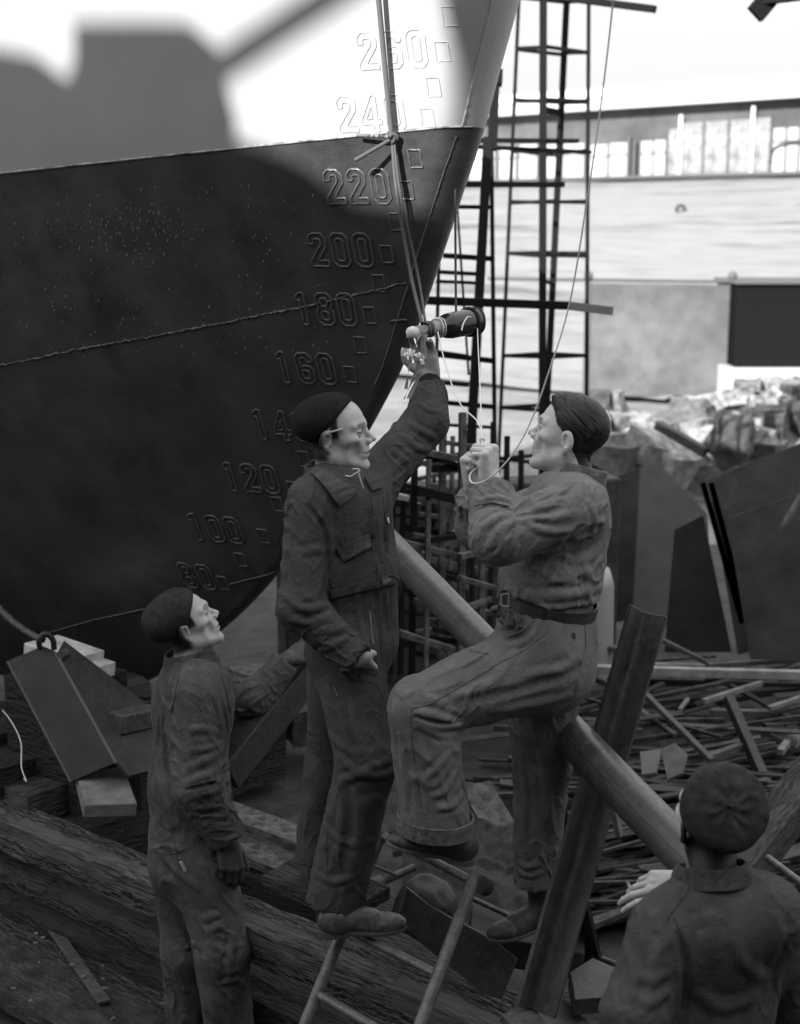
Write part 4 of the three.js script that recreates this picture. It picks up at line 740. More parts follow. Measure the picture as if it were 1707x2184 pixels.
function rayNear(f, u, v) { const d = at(u, v, 1).sub(EYE); let b = 1e9, Q = null; for (let Z = 2.8; Z < 5.8; Z += .01) { const P = EYE.clone().addScaledVector(d, Z), e = f(P.x, P.y, P.z, true); if (e < b) { b = e; Q = P; } } for (let i = 0; i < 6; i++) Q.addScaledVector(gradN(f, Q), -f(Q.x, Q.y, Q.z)); return Q; }
const gradN = (f, P) => { const e = .006; return V(f(P.x + e, P.y, P.z) - f(P.x - e, P.y, P.z), f(P.x, P.y + e, P.z) - f(P.x, P.y - e, P.z), f(P.x, P.y, P.z + e) - f(P.x, P.y, P.z - e)).normalize(); };
const stroke = (f, px, r, h, taper = true) => { let p = px.map(([u, v]) => rayHit(f, u, v)).filter(Boolean); if (p.length > 2) p = new THREE.CatmullRomCurve3(p).getPoints(7); const bb = new THREE.Box3().setFromPoints(p), c = bb.getCenter(V(0, 0, 0)); return { p, r: r * 1.05, h: h * 1.35, c, R: Math.max(bb.max.x - bb.min.x, bb.max.y - bb.min.y, bb.max.z - bb.min.z) / 2 + r * 3.3 }; };
// a seam or cord lying on the cloth
function seamG(f, px, r, off = 0) { const p = []; for (let i = 0; i < px.length - 1; i++) for (let k = 0; k < 5; k++) { const P = rayHit(f, lerp(px[i][0], px[i + 1][0], k / 5), lerp(px[i][1], px[i + 1][1], k / 5)); if (P && (!p.length || P.distanceTo(p[p.length - 1]) < .08)) p.push(P.addScaledVector(gradN(f, P), off)); } return p.length > 1 ? tubeG(p, r, 6, p.length * 3) : null; }
// a flap or patch of cloth lying on the body: four corners in the picture, moulded to the field
function flapG(f, c, nx, ny, off, th, bulge = 0) {
  const P = [], Nn = []; for (let j = 0; j <= ny; j++) for (let i = 0; i <= nx; i++) { const s = i / nx, t = j / ny, u = lerp(lerp(c[0][0], c[1][0], s), lerp(c[3][0], c[2][0], s), t), v = lerp(lerp(c[0][1], c[1][1], s), lerp(c[3][1], c[2][1], s), t); const q = rayHit(f, u, v) || rayNear(f, u, v); const n = gradN((x, y, z) => f(x, y, z, true), q); P.push(q.clone().addScaledVector(n, off + bulge * Math.sin(Math.PI * s) * t)); Nn.push(n); }
  const pos = [], idx = [], w = nx + 1, N = P.length; for (const s of [1, 0]) P.forEach((q, i) => { const k = q.clone().addScaledVector(Nn[i], s * th); pos.push(k.x, k.y, k.z); });
  for (let j = 0; j < ny; j++) for (let i = 0; i < nx; i++) { const a = j * w + i; idx.push(a, a + w, a + 1, a + 1, a + w, a + w + 1, N + a, N + a + 1, N + a + w, N + a + 1, N + a + w + 1, N + a + w); }
  const rim = []; for (let i = 0; i <= nx; i++) rim.push(i); for (let j = 1; j <= ny; j++) rim.push(j * w + nx); for (let i = nx - 1; i >= 0; i--) rim.push(ny * w + i); for (let j = ny - 1; j > 0; j--) rim.push(j * w);
  for (let i = 0; i < rim.length; i++) { const a = rim[i], b = rim[(i + 1) % rim.length]; idx.push(a, b, N + a, b, N + b, N + a); }
  let g = new THREE.BufferGeometry(); g.setAttribute('position', new THREE.Float32BufferAttribute(pos, 3)); g.setIndex(idx); g = g.toNonIndexed(); g.computeVertexNormals(); g = toCreasedNormals(g, .7); const p = g.attributes.position, uv = new Float32Array(p.count * 2); for (let i = 0; i < p.count; i++) { uv[2 * i] = p.getX(i) + .7 * p.getZ(i); uv[2 * i + 1] = p.getY(i); } g.setAttribute('uv', new THREE.BufferAttribute(uv, 2)); return g;
}
// a strap or collar swept round a loop: points with outward normals; profile across = up vector
function strapG(pts, ups, h, th, closed) {
  const n = pts.length, pos = [], idx = [];
  for (let i = 0; i < n; i++) { const a = pts[closed ? (i + n - 1) % n : Math.max(0, i - 1)], b = pts[closed ? (i + 1) % n : Math.min(n - 1, i + 1)], t = b.clone().sub(a).normalize(), up = (Array.isArray(ups) ? ups[i] : ups).clone().normalize(), o = t.clone().cross(up).normalize(); const H = Array.isArray(h) ? h[i] : h;
    for (const [p, q] of [[0, 0], [1, 0], [1, 1], [0, 1]]) { const k = pts[i].clone().addScaledVector(up, (p - .5) * H).addScaledVector(o, (q - .5) * th); pos.push(k.x, k.y, k.z); } }
  const m = closed ? n : n - 1; for (let i = 0; i < m; i++) for (let k = 0; k < 4; k++) { const a = i * 4 + k, b = i * 4 + (k + 1) % 4, c = ((i + 1) % n) * 4 + k, d = ((i + 1) % n) * 4 + (k + 1) % 4; idx.push(a, c, b, b, c, d); }
  if (!closed) { idx.push(0, 1, 2, 0, 2, 3); const e = (n - 1) * 4; idx.push(e, e + 2, e + 1, e, e + 3, e + 2); }
  let g = new THREE.BufferGeometry(); g.setAttribute('position', new THREE.Float32BufferAttribute(pos, 3)); g.setIndex(idx); g = toCreasedNormals(g.toNonIndexed(), .8); const p = g.attributes.position, uv = new Float32Array(p.count * 2); for (let i = 0; i < p.count; i++) { uv[2 * i] = p.getX(i) + p.getZ(i); uv[2 * i + 1] = p.getY(i); } g.setAttribute('uv', new THREE.BufferAttribute(uv, 2)); return g;
}
// a folded collar round a neck: centre, axis, front direction, radius, stand height, gap at the front
function collarG(c, ax, fwd, r0, h, gap, drop = 1) {
  ax = ax.clone().normalize(); const x = fwd.clone().addScaledVector(ax, -fwd.dot(ax)).normalize(), z = x.clone().cross(ax), pos = [], idx = [], n = 44;
  for (let i = 0; i <= n; i++) { const t = i / n, a = gap / 2 + t * (6.2832 - gap), e = Math.pow(Math.abs(t * 2 - 1), 3), w = 1 + .06 * noise(t * 9, r0 * 50, 2), dr = (.0 + .030 * e) * drop, dir = x.clone().multiplyScalar(Math.cos(a)).addScaledVector(z, Math.sin(a));
    const sec = [[r0 - .002, -.012], [r0 - .005, h * .95], [r0 - .001, h * 1.06 + .004 * (w - 1) * 10], [r0 + .007, h * 1.02], [(r0 + .016) * w, h * .5], [(r0 + .024) * w, -.004 - dr], [(r0 + .0205) * w, -.004 - dr], [(r0 + .012) * w, h * .48], [r0 + .003, h * .9], [r0 + .002, -.012]];
    for (const [r, y] of sec) { const p = c.clone().addScaledVector(dir, r).addScaledVector(ax, y - .35 * h * e); pos.push(p.x, p.y, p.z); } }
  const m = 10; for (let i = 0; i < n; i++) for (let k = 0; k < m; k++) { const a = i * m + k, b = i * m + (k + 1) % m; idx.push(a, b, a + m, b, b + m, a + m); }
  for (const e of [0, n * m]) for (let k = 1; k < m - 1; k++) idx.push(e, e + k, e + k + 1);
  let g = new THREE.BufferGeometry(); g.setAttribute('position', new THREE.Float32BufferAttribute(pos, 3)); g.setIndex(idx); g = toCreasedNormals(g.toNonIndexed(), .9); const p = g.attributes.position, uv = new Float32Array(p.count * 2); for (let i = 0; i < p.count; i++) { uv[2 * i] = p.getX(i) + p.getZ(i); uv[2 * i + 1] = p.getY(i); } g.setAttribute('uv', new THREE.BufferAttribute(uv, 2)); return g;
}
// ---------------------------------------------------------------- head
const ell = (x, y, z, cx, cy, cz, rx, ry, rz) => { const a = (x - cx) / rx, b = (y - cy) / ry, c = (z - cz) / rz, k0 = Math.sqrt(a * a + b * b + c * c), k1 = Math.hypot(a / rx, b / ry, c / rz); return k1 < 1e-9 ? -Math.min(rx, ry, rz) : k0 * (k0 - 1) / k1; };
const cap = (x, y, z, ax, ay, az, bx, by, bz, ra, rb) => { const ux = bx - ax, uy = by - ay, uz = bz - az, px = x - ax, py = y - ay, pz = z - az; let t = (px * ux + py * uy + pz * uz) / (ux * ux + uy * uy + uz * uz); t = t < 0 ? 0 : t > 1 ? 1 : t; return Math.hypot(px - ux * t, py - uy * t, pz - uz * t) - (ra + (rb - ra) * t); };
// head-local axes: x to its left, y up, z forward; origin between the ear openings
function headField(o) {
  const { nose = 0, brow = 0, chin = 0, lean = 0, neck } = o, nz = nose;
  return (x, y, z) => {
    const ax = Math.abs(x);
    let d = ell(x, y, z, 0, .053, -.002, .074, .083, .097);
    if (d > .16) return Math.min(d, neck ? cap(x, y, z, 0, -.045, -.022, neck.x, neck.y, neck.z, .055, .06) : d);
    d = smin(d, ell(x, y, z, 0, -.012, .035, .060 - lean, .088, .056), .035);
    d = smin(d, cap(ax, y, z, .048, -.048, .006, .014, -.084, .074, .017, .0155), .028);           // jaw
    d = smin(d, ell(x, y, z, 0, -.087 - chin * .3, .0785 + chin, .018, .014, .015), .02);               // chin
    d = smin(d, ell(ax, y, z, .048, .002, .056, .017, .014, .022), .024);                             // cheekbone
    d = smin(d, cap(ax, y, z, .006, .044, .0905 + brow, .046, .043, .07, .0105, .009), .016);          // brow
    d = smax(d, -ell(ax, y, z, .033, .021, .1, .021, .0135, .021), .014);                              // socket
    d = smin(d, ell(x, y, z, 0, -.03, .078, .034, .032, .0215), .02);                                    // muzzle
    d = smin(d, cap(x, y, z, 0, .031, .087, 0, .004, .1075 + nz * .6, .0085, .0088), .012);               // bridge
    d = smin(d, ell(x, y, z, 0, -.0055, .1125 + nz, .0105, .0092, .0115), .010);                        // tip
    d = smin(d, ell(ax, y, z, .0115, -.0115, .1015 + nz * .4, .0078, .0085, .0125), .007);                // wing
    d = smin(d, cap(x, y, z, 0, -.014, .104 + nz * .7, 0, -.022, .097, .0055, .006), .006);               // columella
    d = smax(d, -ell(ax, y, z, .0062, -.0205, .1055 + nz * .6, .0032, .0042, .0055), .003);                // nostril
    d = smin(d, ell(x, y, z, 0, -.0395, .0945 - ax * .25, .024, .0062, .0088), .009);                     // upper lip
    d = smin(d, ell(x, y, z, 0, -.0545, .0925 - ax * .25, .021, .0072, .0092), .010);                     // lower lip
    d = smax(d, -ell(x, y, z, 0, -.0466, .1035 - ax * .35, .0265, .0021, .0115), .003);                   // mouth line
    d = smax(d, -ell(x, y, z, 0, -.068, .106, .024, .0055, .0105), .010);                                 // fold above the chin
    d = smax(d, -cap(ax, y, z, .022, -.012, .101, .033, -.046, .087, .002, .002), .009);                  // cheek fold
    d = smax(d, -ell(ax, y, z, .05, -.036, .07, .012, .022, .012), .022);                                // hollow cheek
    d = Math.min(d, ell(ax, y, z, .0315, .0205, .0775, .0128, .0118, .0122));                              // eyeball
    d = smin(d, Math.max(ell(ax, y, z, .0318, .0212, .0780, .0148, .0138, .0142), .0238 - y), .003);     // upper lid
    d = smin(d, Math.max(ell(ax, y, z, .0315, .0200, .0776, .0142, .0132, .0136), y - .0145), .003);     // lower lid
    d = smax(d, -cap(ax, y, z, .02, .0345, .0925, .045, .0325, .0785, .0014, .0014), .004);               // lid crease
    d = smax(d, -cap(ax, y, z, .021, .0085, .0935, .042, .0055, .081, .0012, .0012), .006);               // pouch
    // ear
    { const ca = Math.cos(-.28), sa = Math.sin(-.28); let ey = y - .008, ez = z + .012; const ry = ey * ca - ez * sa, rz = ey * sa + ez * ca, exx = ax - .077 - (-rz) * .22;
      let e = ell(exx, ry, rz, .001, .004, -.004, .0088, .0325, .0195); e = smax(e, -ell(exx, ry, rz, .0085, .004, .0005, .0098, .0195, .0105), .003); e = smin(e, ell(exx, ry, rz, .0005, -.0235, .004, .0058, .0095, .0085), .006); e = smin(e, cap(exx, ry, rz, .001, .014, -.009, .0015, -.012, -.004, .003, .0035), .004); e = smin(e, ell(exx, ry, rz, .001, -.004, .0125, .005, .006, .004), .004);
      d = smin(d, e, .005); }
    if (neck) { d = smin(d, cap(x, y, z, 0, -.04, -.02, neck.x, neck.y, neck.z, .053, .058), .03); d = smin(d, cap(ax, y, z, .052, -.03, -.012, .012 + neck.x, neck.y, neck.z + .045, .011, .012), .022); d = smin(d, cap(x, y, z, 0, -.075, .03, neck.x, neck.y + .01, neck.z + .045, .016, .018), .03); }
    if (o.wrinkle) { const w = sstep(.05, .062, y) * sstep(.11, .095, y) * sstep(.05, .08, z); if (w > 0) d += .00035 * o.wrinkle * w * Math.sin(y * 620 + 4 * noise(x * 20, y * 10, 2)); }
    return d;
  };
}
// place a head: centre point, forward and up directions
function headFrame(c, fwd, up) { const z = fwd.clone().normalize(), x = up.clone().cross(z).normalize(), y = z.clone().cross(x).normalize(); const M = new THREE.Matrix4().makeBasis(x, y, z).setPosition(c); return { M, inv: M.clone().invert(), c }; }
function headGeo(H, o, skin) {
  if (o.neckWorld) o.neck = o.neckWorld.clone().applyMatrix4(H.inv);
  const f = headField(o), lo = V(-.1, o.neck ? Math.min(-.13, o.neck.y - .03) : -.13, -.14), hi = V(.1, .15, .15);
  if (o.neck) { lo.z = Math.min(lo.z, o.neck.z - .08); lo.x = Math.min(lo.x, o.neck.x - .08); hi.x = Math.max(hi.x, o.neck.x + .08); hi.z = Math.max(hi.z, o.neck.z + .08); }
  const g = surfaceNets(f, lo, hi, .0028);
  paint(g, (x, y, z) => {
    const ax = Math.abs(x); let c = skin * (1 + .2 * fbm(x * 60, y * 60, z * 60) + .14 * fbm(x * 22, y * 22, z * 22) + .2 * fbm(x * 160, y * 160, z * 160));
    if (Math.hypot(x * .35, (y + .0465) * 1.0, (z - .1) * .4) < .0075 && z > .08) c *= .62;                       // lips
    const sb = sstep(-.02, -.04, y) * sstep(.02, .05, z); c *= 1 - (o.stubble || 0) * sb * (.6 + .8 * Math.abs(fbm(x * 120, y * 120, z * 120)));
    const eb = Math.hypot((y - .046 - .06 * Math.max(0, .03 - ax)) * 1.0, 0); { const m = sstep(.0065, .002, eb + .002 * noise(x * 240, y * 120, 1)) * sstep(.010, .018, ax) * sstep(.052, .042, ax) * (z > .055 ? 1 : 0); c *= 1 - .62 * m; }  // eyebrow hair
    const er = Math.hypot(ax - .0315, y - .0205, z - .0775); if (er < .0132 && z > .078 && y < .0240 && y > .0143) { c = .36; const ix = Math.hypot(ax - .0305, y - .0195); if (z > .083 && ix < .0066) c = .025; }
    const lash = Math.abs(y - .0242); if (lash < .0018 && Math.abs(ax - .0315) < .014 && z > .074) c *= .28;
    if (o.hair) { const hh = o.hair(x, y, z); if (hh > 0) c = lerp(c, .02 * (1 + .5 * noise(x * 200, y * 40, z * 200)), clamp(hh, 0, 1)); }
    return c;
  });
  g.applyMatrix4(H.M); return g;
}
// a shaped cap or head of hair in head space
function capGeo(H, f, h = .004, col) { const g = surfaceNets(f, V(-.14, -.12, -.18), V(.14, .2, .15), h); if (col) paint(g, col); g.applyMatrix4(H.M); return g; }
// ---------------------------------------------------------------- hands
// wrist point W, forward F (to the knuckles), palm normal N (out of the palm), thumb side S
function handField(o) {
  const F = o.F.clone().normalize(), N = o.N.clone().addScaledVector(F, -o.N.dot(F)).normalize(); let S = F.clone().cross(N); if (S.dot(o.S) < 0) S.negate(); S.normalize();
  const sc = o.sc || 1, P = (f, s, n) => o.W.clone().addScaledVector(F, f * sc).addScaledVector(S, s * sc).addScaledVector(N, n * sc);
  const palm = [], fing = [];
  const K = [[.094, .031], [.097, .0095], [.091, -.012], [.082, -.031]], LEN = [[.044, .026, .022], [.049, .029, .023], [.045, .027, .022], [.035, .021, .02]], R = [.0098, .0102, .0095, .0085];
  K.forEach(([f, s], i) => {
    const k = P(f, s, -.002); palm.push([P(.0, s * .62, 0), k, .0165 * sc, .0122 * sc]);
    const [a1, a2, a3, sp] = o.curl[i]; let an = a1, p = k; const pts = [k];
    [a1, a1 + a2, a1 + a2 + a3].forEach((A, j) => { const d = F.clone().multiplyScalar(Math.cos(A)).addScaledVector(N, Math.sin(A)).addScaledVector(S, sp || 0).normalize(); p = p.clone().addScaledVector(d, LEN[i][j] * sc); pts.push(p); });
    fing.push(pts.slice(0, 3).map((q, j) => [q, pts[j + 1], R[i] * sc * (1 - .08 * j), R[i] * sc * (.93 - .1 * j)]));
  });
  const T = (o.thumb || [[.022, .026, .012], [.056, .048, .022], [.088, .058, .026], [.113, .06, .024]]).map(a => P(...a));
  palm.push([T[0], T[1], .0165 * sc, .0125 * sc]); fing.push([[T[1], T[2], .0115 * sc, .0105 * sc], [T[2], T[3], .0105 * sc, .0085 * sc]]);
  palm.push([P(.02, -.022, .009), P(.06, -.024, .008), .014 * sc, .013 * sc]);
  if (o.arm) palm.push([P(.005, 0, -.002), o.arm, .0265 * sc, .031 * sc]);
  const C = (x, y, z, [a, b, ra, rb]) => cap(x, y, z, a.x, a.y, a.z, b.x, b.y, b.z, ra, rb);
  const all = [...palm, ...fing.flat()], bb = new THREE.Box3(); for (const [a, b, r] of all) { bb.expandByPoint(a.clone().addScalar(r + .012)); bb.expandByPoint(a.clone().addScalar(-r - .012)); bb.expandByPoint(b.clone().addScalar(r + .012)); bb.expandByPoint(b.clone().addScalar(-r - .012)); }
  const f = (x, y, z) => { let d = 1e3; for (const s of palm) d = smin(d, C(x, y, z, s), .014); let e = d; for (const ch of fing) { let q = 1e3; for (const s of ch) q = smin(q, C(x, y, z, s), .003); e = Math.min(e, smin(d, q, .007)); } return e; };
  return { f, bb, fing };
}
function handGeo(o, skin) { const h = handField(o); const g = surfaceNets(h.f, h.bb.min, h.bb.max, .0027); const tips = h.fing.map(c => c[c.length - 1][1]); paint(g, (x, y, z) => skin * (1 + .3 * fbm(x * 50, y * 50, z * 50) + .18 * fbm(x * 160, y * 160, z * 160))); return g; }
const mergeC = a => mergeGeometries(a.map(g => { const k = g.index ? g.toNonIndexed() : g.clone(); for (const n of Object.keys(k.attributes)) if (!['position', 'normal', 'uv', 'color'].includes(n)) k.deleteAttribute(n); return k; }));
// ---------------------------------------------------------------- shoes: heel point and toe point on the sole, ankle above
function shoeParts(o) {
  const F = o.toe.clone().sub(o.heel).setY(o.toe.y - o.heel.y), L = F.length(); F.normalize(); const Sd = F.clone().cross(V(0, 1, 0)).normalize(), U = Sd.clone().cross(F).normalize(), s = L / .29;
  const M = new THREE.Matrix4().makeBasis(F, U, Sd).setPosition(o.heel), inv = M.clone().invert(), an = o.ankle.clone().applyMatrix4(inv);
  const half = x => lerp(.034, .047, sstep(.03, .19, x)) * sstep(.305, .22, x * 1) ** .5;
  const up = (x, y, z) => { x /= s; y /= s; z /= s;
    let d = ell(x, y, z, .06, .045, 0, .062, .052, .037); d = smin(d, ell(x, y, z, .205, .028, .004, .084, .034, .0465), .04); d = smin(d, cap(x, y, z, .07, .06, 0, .165, .05, .002, .036, .034), .03); d = smin(d, cap(x, y, z, .065, .05, 0, an.x / s, Math.max(.09, an.y / s), an.z / s, .04, .042), .03);
    d = smax(d, .014 - y, .004); if (y > .02) { const cr = .0022 * Math.max(0, Math.sin(x * 190 + 2 * noise(x * 20, y * 20, z * 20))) * sstep(.15, .18, x) * sstep(.235, .2, x); d += cr; d -= .002 * fbm(x * 30, y * 30, z * 30); } return d * s; };
  const sole = (x, y, z) => { x /= s; y /= s; z /= s; let d = ell(x, 0, z, .062, 0, 0, .064, 1, .035); d = smin(d, ell(x, 0, z, .2, 0, .004, .09, 1, .0475), .05); const h = x < .1 ? .0 : .008; d = smax(d, Math.abs(y - lerp(.008, .012, sstep(.09, .105, x))) - lerp(.013, .008, sstep(.09, .105, x)), .004); return d * s; };
  const lo = V(-.03, -.02, -.075), hi = V(.31, .02 + Math.max(.14, an.y + .03), .075);
  const gu = surfaceNets(up, lo, hi, .0045), gs = surfaceNets(sole, lo, V(.31, .05, .075), .0045);
  gu.applyMatrix4(M); gs.applyMatrix4(M);
  const laces = []; for (let i = 0; i < 4; i++) { const x = .118 + i * .02, y = .094 - i * .0115; laces.push(tubeG([V(x, y - .012, -.022), V(x + .004, y + .001, 0), V(x, y - .012, .022)].map(p => p.multiplyScalar(s).applyMatrix4(M)), .0024, 5, 8)); }
  return { gu, gs, laces: merge(laces) };
}
// ================================================================ THE FOUR MEN
const SKIN = .45;
const MP = {
  skin: new THREE.MeshPhysicalMaterial({ vertexColors: true, roughness: .55, side: THREE.DoubleSide, sheen: 0, specularIntensity: .7 }),
  shoe: mat(.05, { roughness: .5, map: tex(TX.grime, 4), bumpMap: tex(TX.bumpFine, 8), bumpScale: .002 }), sole: mat(.07, { roughness: .8 }), lace: mat(.1),
  knit: mat(.022, { roughness: 1 }), leather: mat(.045, { roughness: .45, map: tex(TX.grime, 5) }), metal: mat(.5, { roughness: .3, metalness: .8 }),
};
const cloth = (o = {}) => new THREE.MeshPhysicalMaterial({ vertexColors: true, roughness: .95, side: THREE.DoubleSide, specularIntensity: .25, bumpMap: tex(TX.bumpFine, 3), bumpScale: .0025, ...o });
const felt = c => { const m = new THREE.MeshPhysicalMaterial({ roughness: 1, side: THREE.DoubleSide, specularIntensity: .1, vertexColors: true }); return m; };
// dye and grime of worn cloth: stains and rubbed patches with outlines of their own
const clothPaint = (base, sd, dirt = 1) => (x, y, z) => { const a = fbm(x * 7 + sd, y * 7, z * 7), b = fbm(x * 26, y * 26 + sd, z * 26), c = fbm(x * 80, y * 80, z * 80 + sd); return base * clamp(1 + dirt * (.5 * a + .45 * b + .4 * c + (b > .17 ? .14 : 0) - (a < -.16 ? .12 : 0)), .45, 1.9); };
const plain = c => mat(c, { roughness: .95, map: tex(TX.grime, 5), bumpMap: tex(TX.bumpFine, 3), bumpScale: .002 });
// points of a ring where a plane through c cuts the cloth
function ringPts(f, c, n, off, N = 48, max = .4) { const fr = frame(n), out = []; for (let i = 0; i < N; i++) { const a = i / N * 6.2832, d = fr.y.clone().multiplyScalar(Math.cos(a)).addScaledVector(fr.z, Math.sin(a)); let r = .01; while (r < max && f(c.x + d.x * r, c.y + d.y * r, c.z + d.z * r) < 0) r += .003; out.push(c.clone().addScaledVector(d, r + off)); } return out; }
const limbs = (bones, k = .78) => { const f = clothField(bones.map(o => ({ ...o, ra: o.ra * k, rb: o.rb * k, fold: null }))), b = boundsOf(bones, .02); return paint(surfaceNets(f, b.min, b.max, .018), () => SKIN); };
function dress(parent, name, bones, strokesPx, base, sd, cell = .0075, dirt = 1, label) {
  const f0 = clothField(bones), st = strokesPx.map(([px, r, h]) => stroke((x, y, z) => f0(x, y, z, true), px, r, h)), f = clothField(bones, st), b = boundsOf(bones, .035);
  const fc = f;
  const g = paint(surfaceNets(fc, b.min, b.max, cell), clothPaint(base, sd, dirt));
  const m = part(parent, name, g, cloth(), label ? { label } : null); return { f: fc, m };
}
const seam = (parent, f, px, r, m, name = 'seam', off = 0) => { const g = seamG(f, px, r, off); if (g) part(parent, name, g, m); };
function shoes(parent, o, m = MP.shoe, lace = true) { const { gu, gs, laces } = shoeParts(o); const s = part(parent, 'shoe', gu, m); part(s, 'sole', gs, MP.sole); if (lace) part(s, 'laces', laces, MP.lace); return s; }
const cutAt = (p, n, r = .12) => ({ p, n: n.clone().normalize(), r });

// ---------------------------------------------------------------- 1: beret man holding up the bottle
{
  const man = thing('person', 'man in dark beret and coveralls, one hand in pocket, holding up the bottle', 'person');
  const f = V(.82, 0, .57).normalize(), rt = V(-.57, 0, .82).normalize();
  const wristL = at(917, 806, 4.745), elbL = at(909, 902, 4.6), shL = at(808, 1015, 4.5);
  const shR = at(668, 1078, 4.27), elbR = at(641, 1296, 4.2), wrR = at(757, 1402, 4.17);
  const neck = at(722, 1005, 4.4);
  const B = [
    bone(at(733, 1065, 4.4), at(752, 1225, 4.4), .122, .118, { L: rt, sl: 1.4, fold: [.007, 8, 2, 2] }),
    bone(at(752, 1225, 4.4), at(752, 1372, 4.4), .118, .132, { L: rt, sl: 1.25, fold: [.006, 12, 3, 0] }),
    bone(at(718, 1034, 4.41), at(733, 1090, 4.4), .062, .115, { L: rt, sl: 1.25, k: .07 }),
    bone(at(688, 1068, 4.3), at(790, 1028, 4.49), .074, .07, { k: .06 }),
    bone(shR, elbR, .08, .066, { k: .045, fold: [.008, 12, 1.6, 4] }),
    bone(elbR, wrR, .066, .05, { k: .03, fold: [.009, 20, 1.4, 3], cut: cutAt(at(763, 1408, 4.165), wrR.clone().sub(elbR), .11) }),
    bone(shL, elbL, .078, .07, { k: .05, fold: [.009, 14, 1.5, 4] }),
    bone(elbL, at(916, 838, 4.7), .068, .056, { k: .03, fold: [.008, 20, 1.5, 3], cut: cutAt(at(916, 834, 4.705), wristL.clone().sub(elbL), .09) }),
    bone(at(742, 1400, 4.33), at(780, 1632, 4.24), .108, .088, { k: .06, fold: [.008, 7, 1.8, 3] }),
    bone(at(780, 1632, 4.24), at(722, 1895, 4.3), .088, .088, { k: .03, fold: [.008, 9, 1.6, 3], cut: cutAt(at(716, 1925, 4.3), V(-.15, -1, 0), .16) }),
    bone(at(725, 1410, 4.5), at(708, 1640, 4.6), .105, .085, { k: .05, fold: [.007, 7, 1.8, 3] }),
    bone(at(708, 1640, 4.6), at(684, 1808, 4.66), .085, .078, { k: .03, fold: [.007, 9, 1.6, 3], cut: cutAt(at(680, 1832, 4.66), V(0, -1, 0), .14) }),
  ];
  const S = [
    [[[735, 1630], [790, 1655], [836, 1648]], .012, .012], [[[722, 1668], [770, 1650], [832, 1620]], .012, .010], [[[700, 1560], [745, 1600], [800, 1608]], .012, .008], [[[750, 1500], [765, 1580], [800, 1640]], .012, .009], [[[720, 1500], [745, 1590], [775, 1640]], .010, .009],
    [[[740, 1660], [745, 1760], [720, 1880]], .014, -.010], [[[775, 1700], [768, 1800], [745, 1900]], .016, .010], [[[690, 1760], [740, 1800], [800, 1790]], .012, .007], [[[670, 1860], [720, 1880], [770, 1860]], .010, .007],
    [[[605, 1270], [650, 1300], [700, 1290]], .011, .010], [[[615, 1320], [660, 1330], [715, 1310]], .011, .011], [[[640, 1360], [690, 1350], [735, 1340]], .010, .009], [[[680, 1390], [715, 1375], [745, 1360]], .009, .008],
    [[[600, 1150], [640, 1180], [690, 1170]], .012, .007], [[[655, 1075], [690, 1130], [700, 1230]], .008, -.012], [[[690, 1060], [702, 1110], [708, 1200]], .01, .008],
    [[[820, 1040], [812, 1110], [816, 1200]], .010, .009], [[[835, 1020], [828, 1100], [830, 1180]], .009, .009], [[[800, 1030], [796, 1120], [800, 1220]], .008, .006], [[[870, 900], [900, 920], [930, 935]], .010, .010], [[[850, 925], [890, 955], [918, 960]], .010, .009], [[[835, 960], [865, 985], [890, 1000]], .010, .008], [[[895, 860], [915, 875], [943, 880]], .008, .008],
    [[[760, 1255], [765, 1310], [790, 1400]], .010, .008], [[[800, 1260], [810, 1340], [812, 1440]], .010, -.008], [[[825, 1260], [830, 1340], [835, 1440]], .010, .007], [[[700, 1440], [725, 1470], [740, 1530]], .010, .007],
  ];
  const { f: F, m: suit } = dress(man, 'coveralls', B, S, .06, 1.7, .006, .5, 'dark worn coveralls');
  const fab = plain(.075), dk = plain(.045);
  part(suit, 'collar', collarG(at(714, 996, 4.41), V(-.42, 1, .06), V(.9, 0, .35), .082, .036, 1.7, .6), fab); part(suit, 'collar', flapG(F, [[676, 1000], [762, 1050], [722, 1082], [664, 1012]], 10, 5, .006, .005, .008), fab);
  part(suit, 'collar', flapG(F, [[775, 1020], [808, 1012], [815, 1040], [790, 1048]], 5, 4, .004, .005, .004), fab);
  part(suit, 'pocket_flap', flapG(F, [[713, 1170], [785, 1139], [797, 1162], [733, 1198]], 10, 4, .005, .004, .006), fab);
  seam(suit, F, [[790, 1050], [796, 1100], [800, 1160], [806, 1240]], .0021, fab, 'placket'); seam(suit, F, [[818, 1060], [822, 1140], [824, 1235]], .0021, fab, 'placket');
  seam(suit, F, [[672, 1000], [668, 1060], [688, 1110], [700, 1180]], .0021, fab);
  seam(suit, F, [[705, 1205], [703, 1240], [730, 1290]], .0021, fab);
  seam(suit, F, [[760, 1395], [775, 1430], [800, 1440], [815, 1420], [812, 1330], [795, 1290]], .0021, fab, 'pocket_edge');
  part(suit, 'waistband', flapG(F, [[700, 1258], [848, 1228], [848, 1243], [702, 1276]], 16, 2, .004, .004), fab);
  part(suit, 'buckle', flapG(F, [[808, 1232], [826, 1224], [828, 1240], [812, 1248]], 3, 3, .009, .003), plain(.2));
  part(suit, 'strap_end', tubeG([at(830, 1228, 4.22), at(846, 1232, 4.2), at(856, 1250, 4.2), at(852, 1280, 4.22)], .005, 6, 20), dk);
  seam(suit, F, [[714, 1462], [724, 1490]], .003, plain(.22), 'pocket_pencil', .002);
  seam(suit, F, [[788, 1302], [791, 1340], [797, 1385]], .0026, plain(.3), 'pocket_rule', .003);
  seam(suit, F, [[826, 1104], [828, 1118]], .0035, mat(.6), 'chest_pencil', .004);
  // jersey at neck and wrist
  const H = headFrame(at(716, 938, 4.36), V(.975, .1, .14), V(-.1, 1, .02));
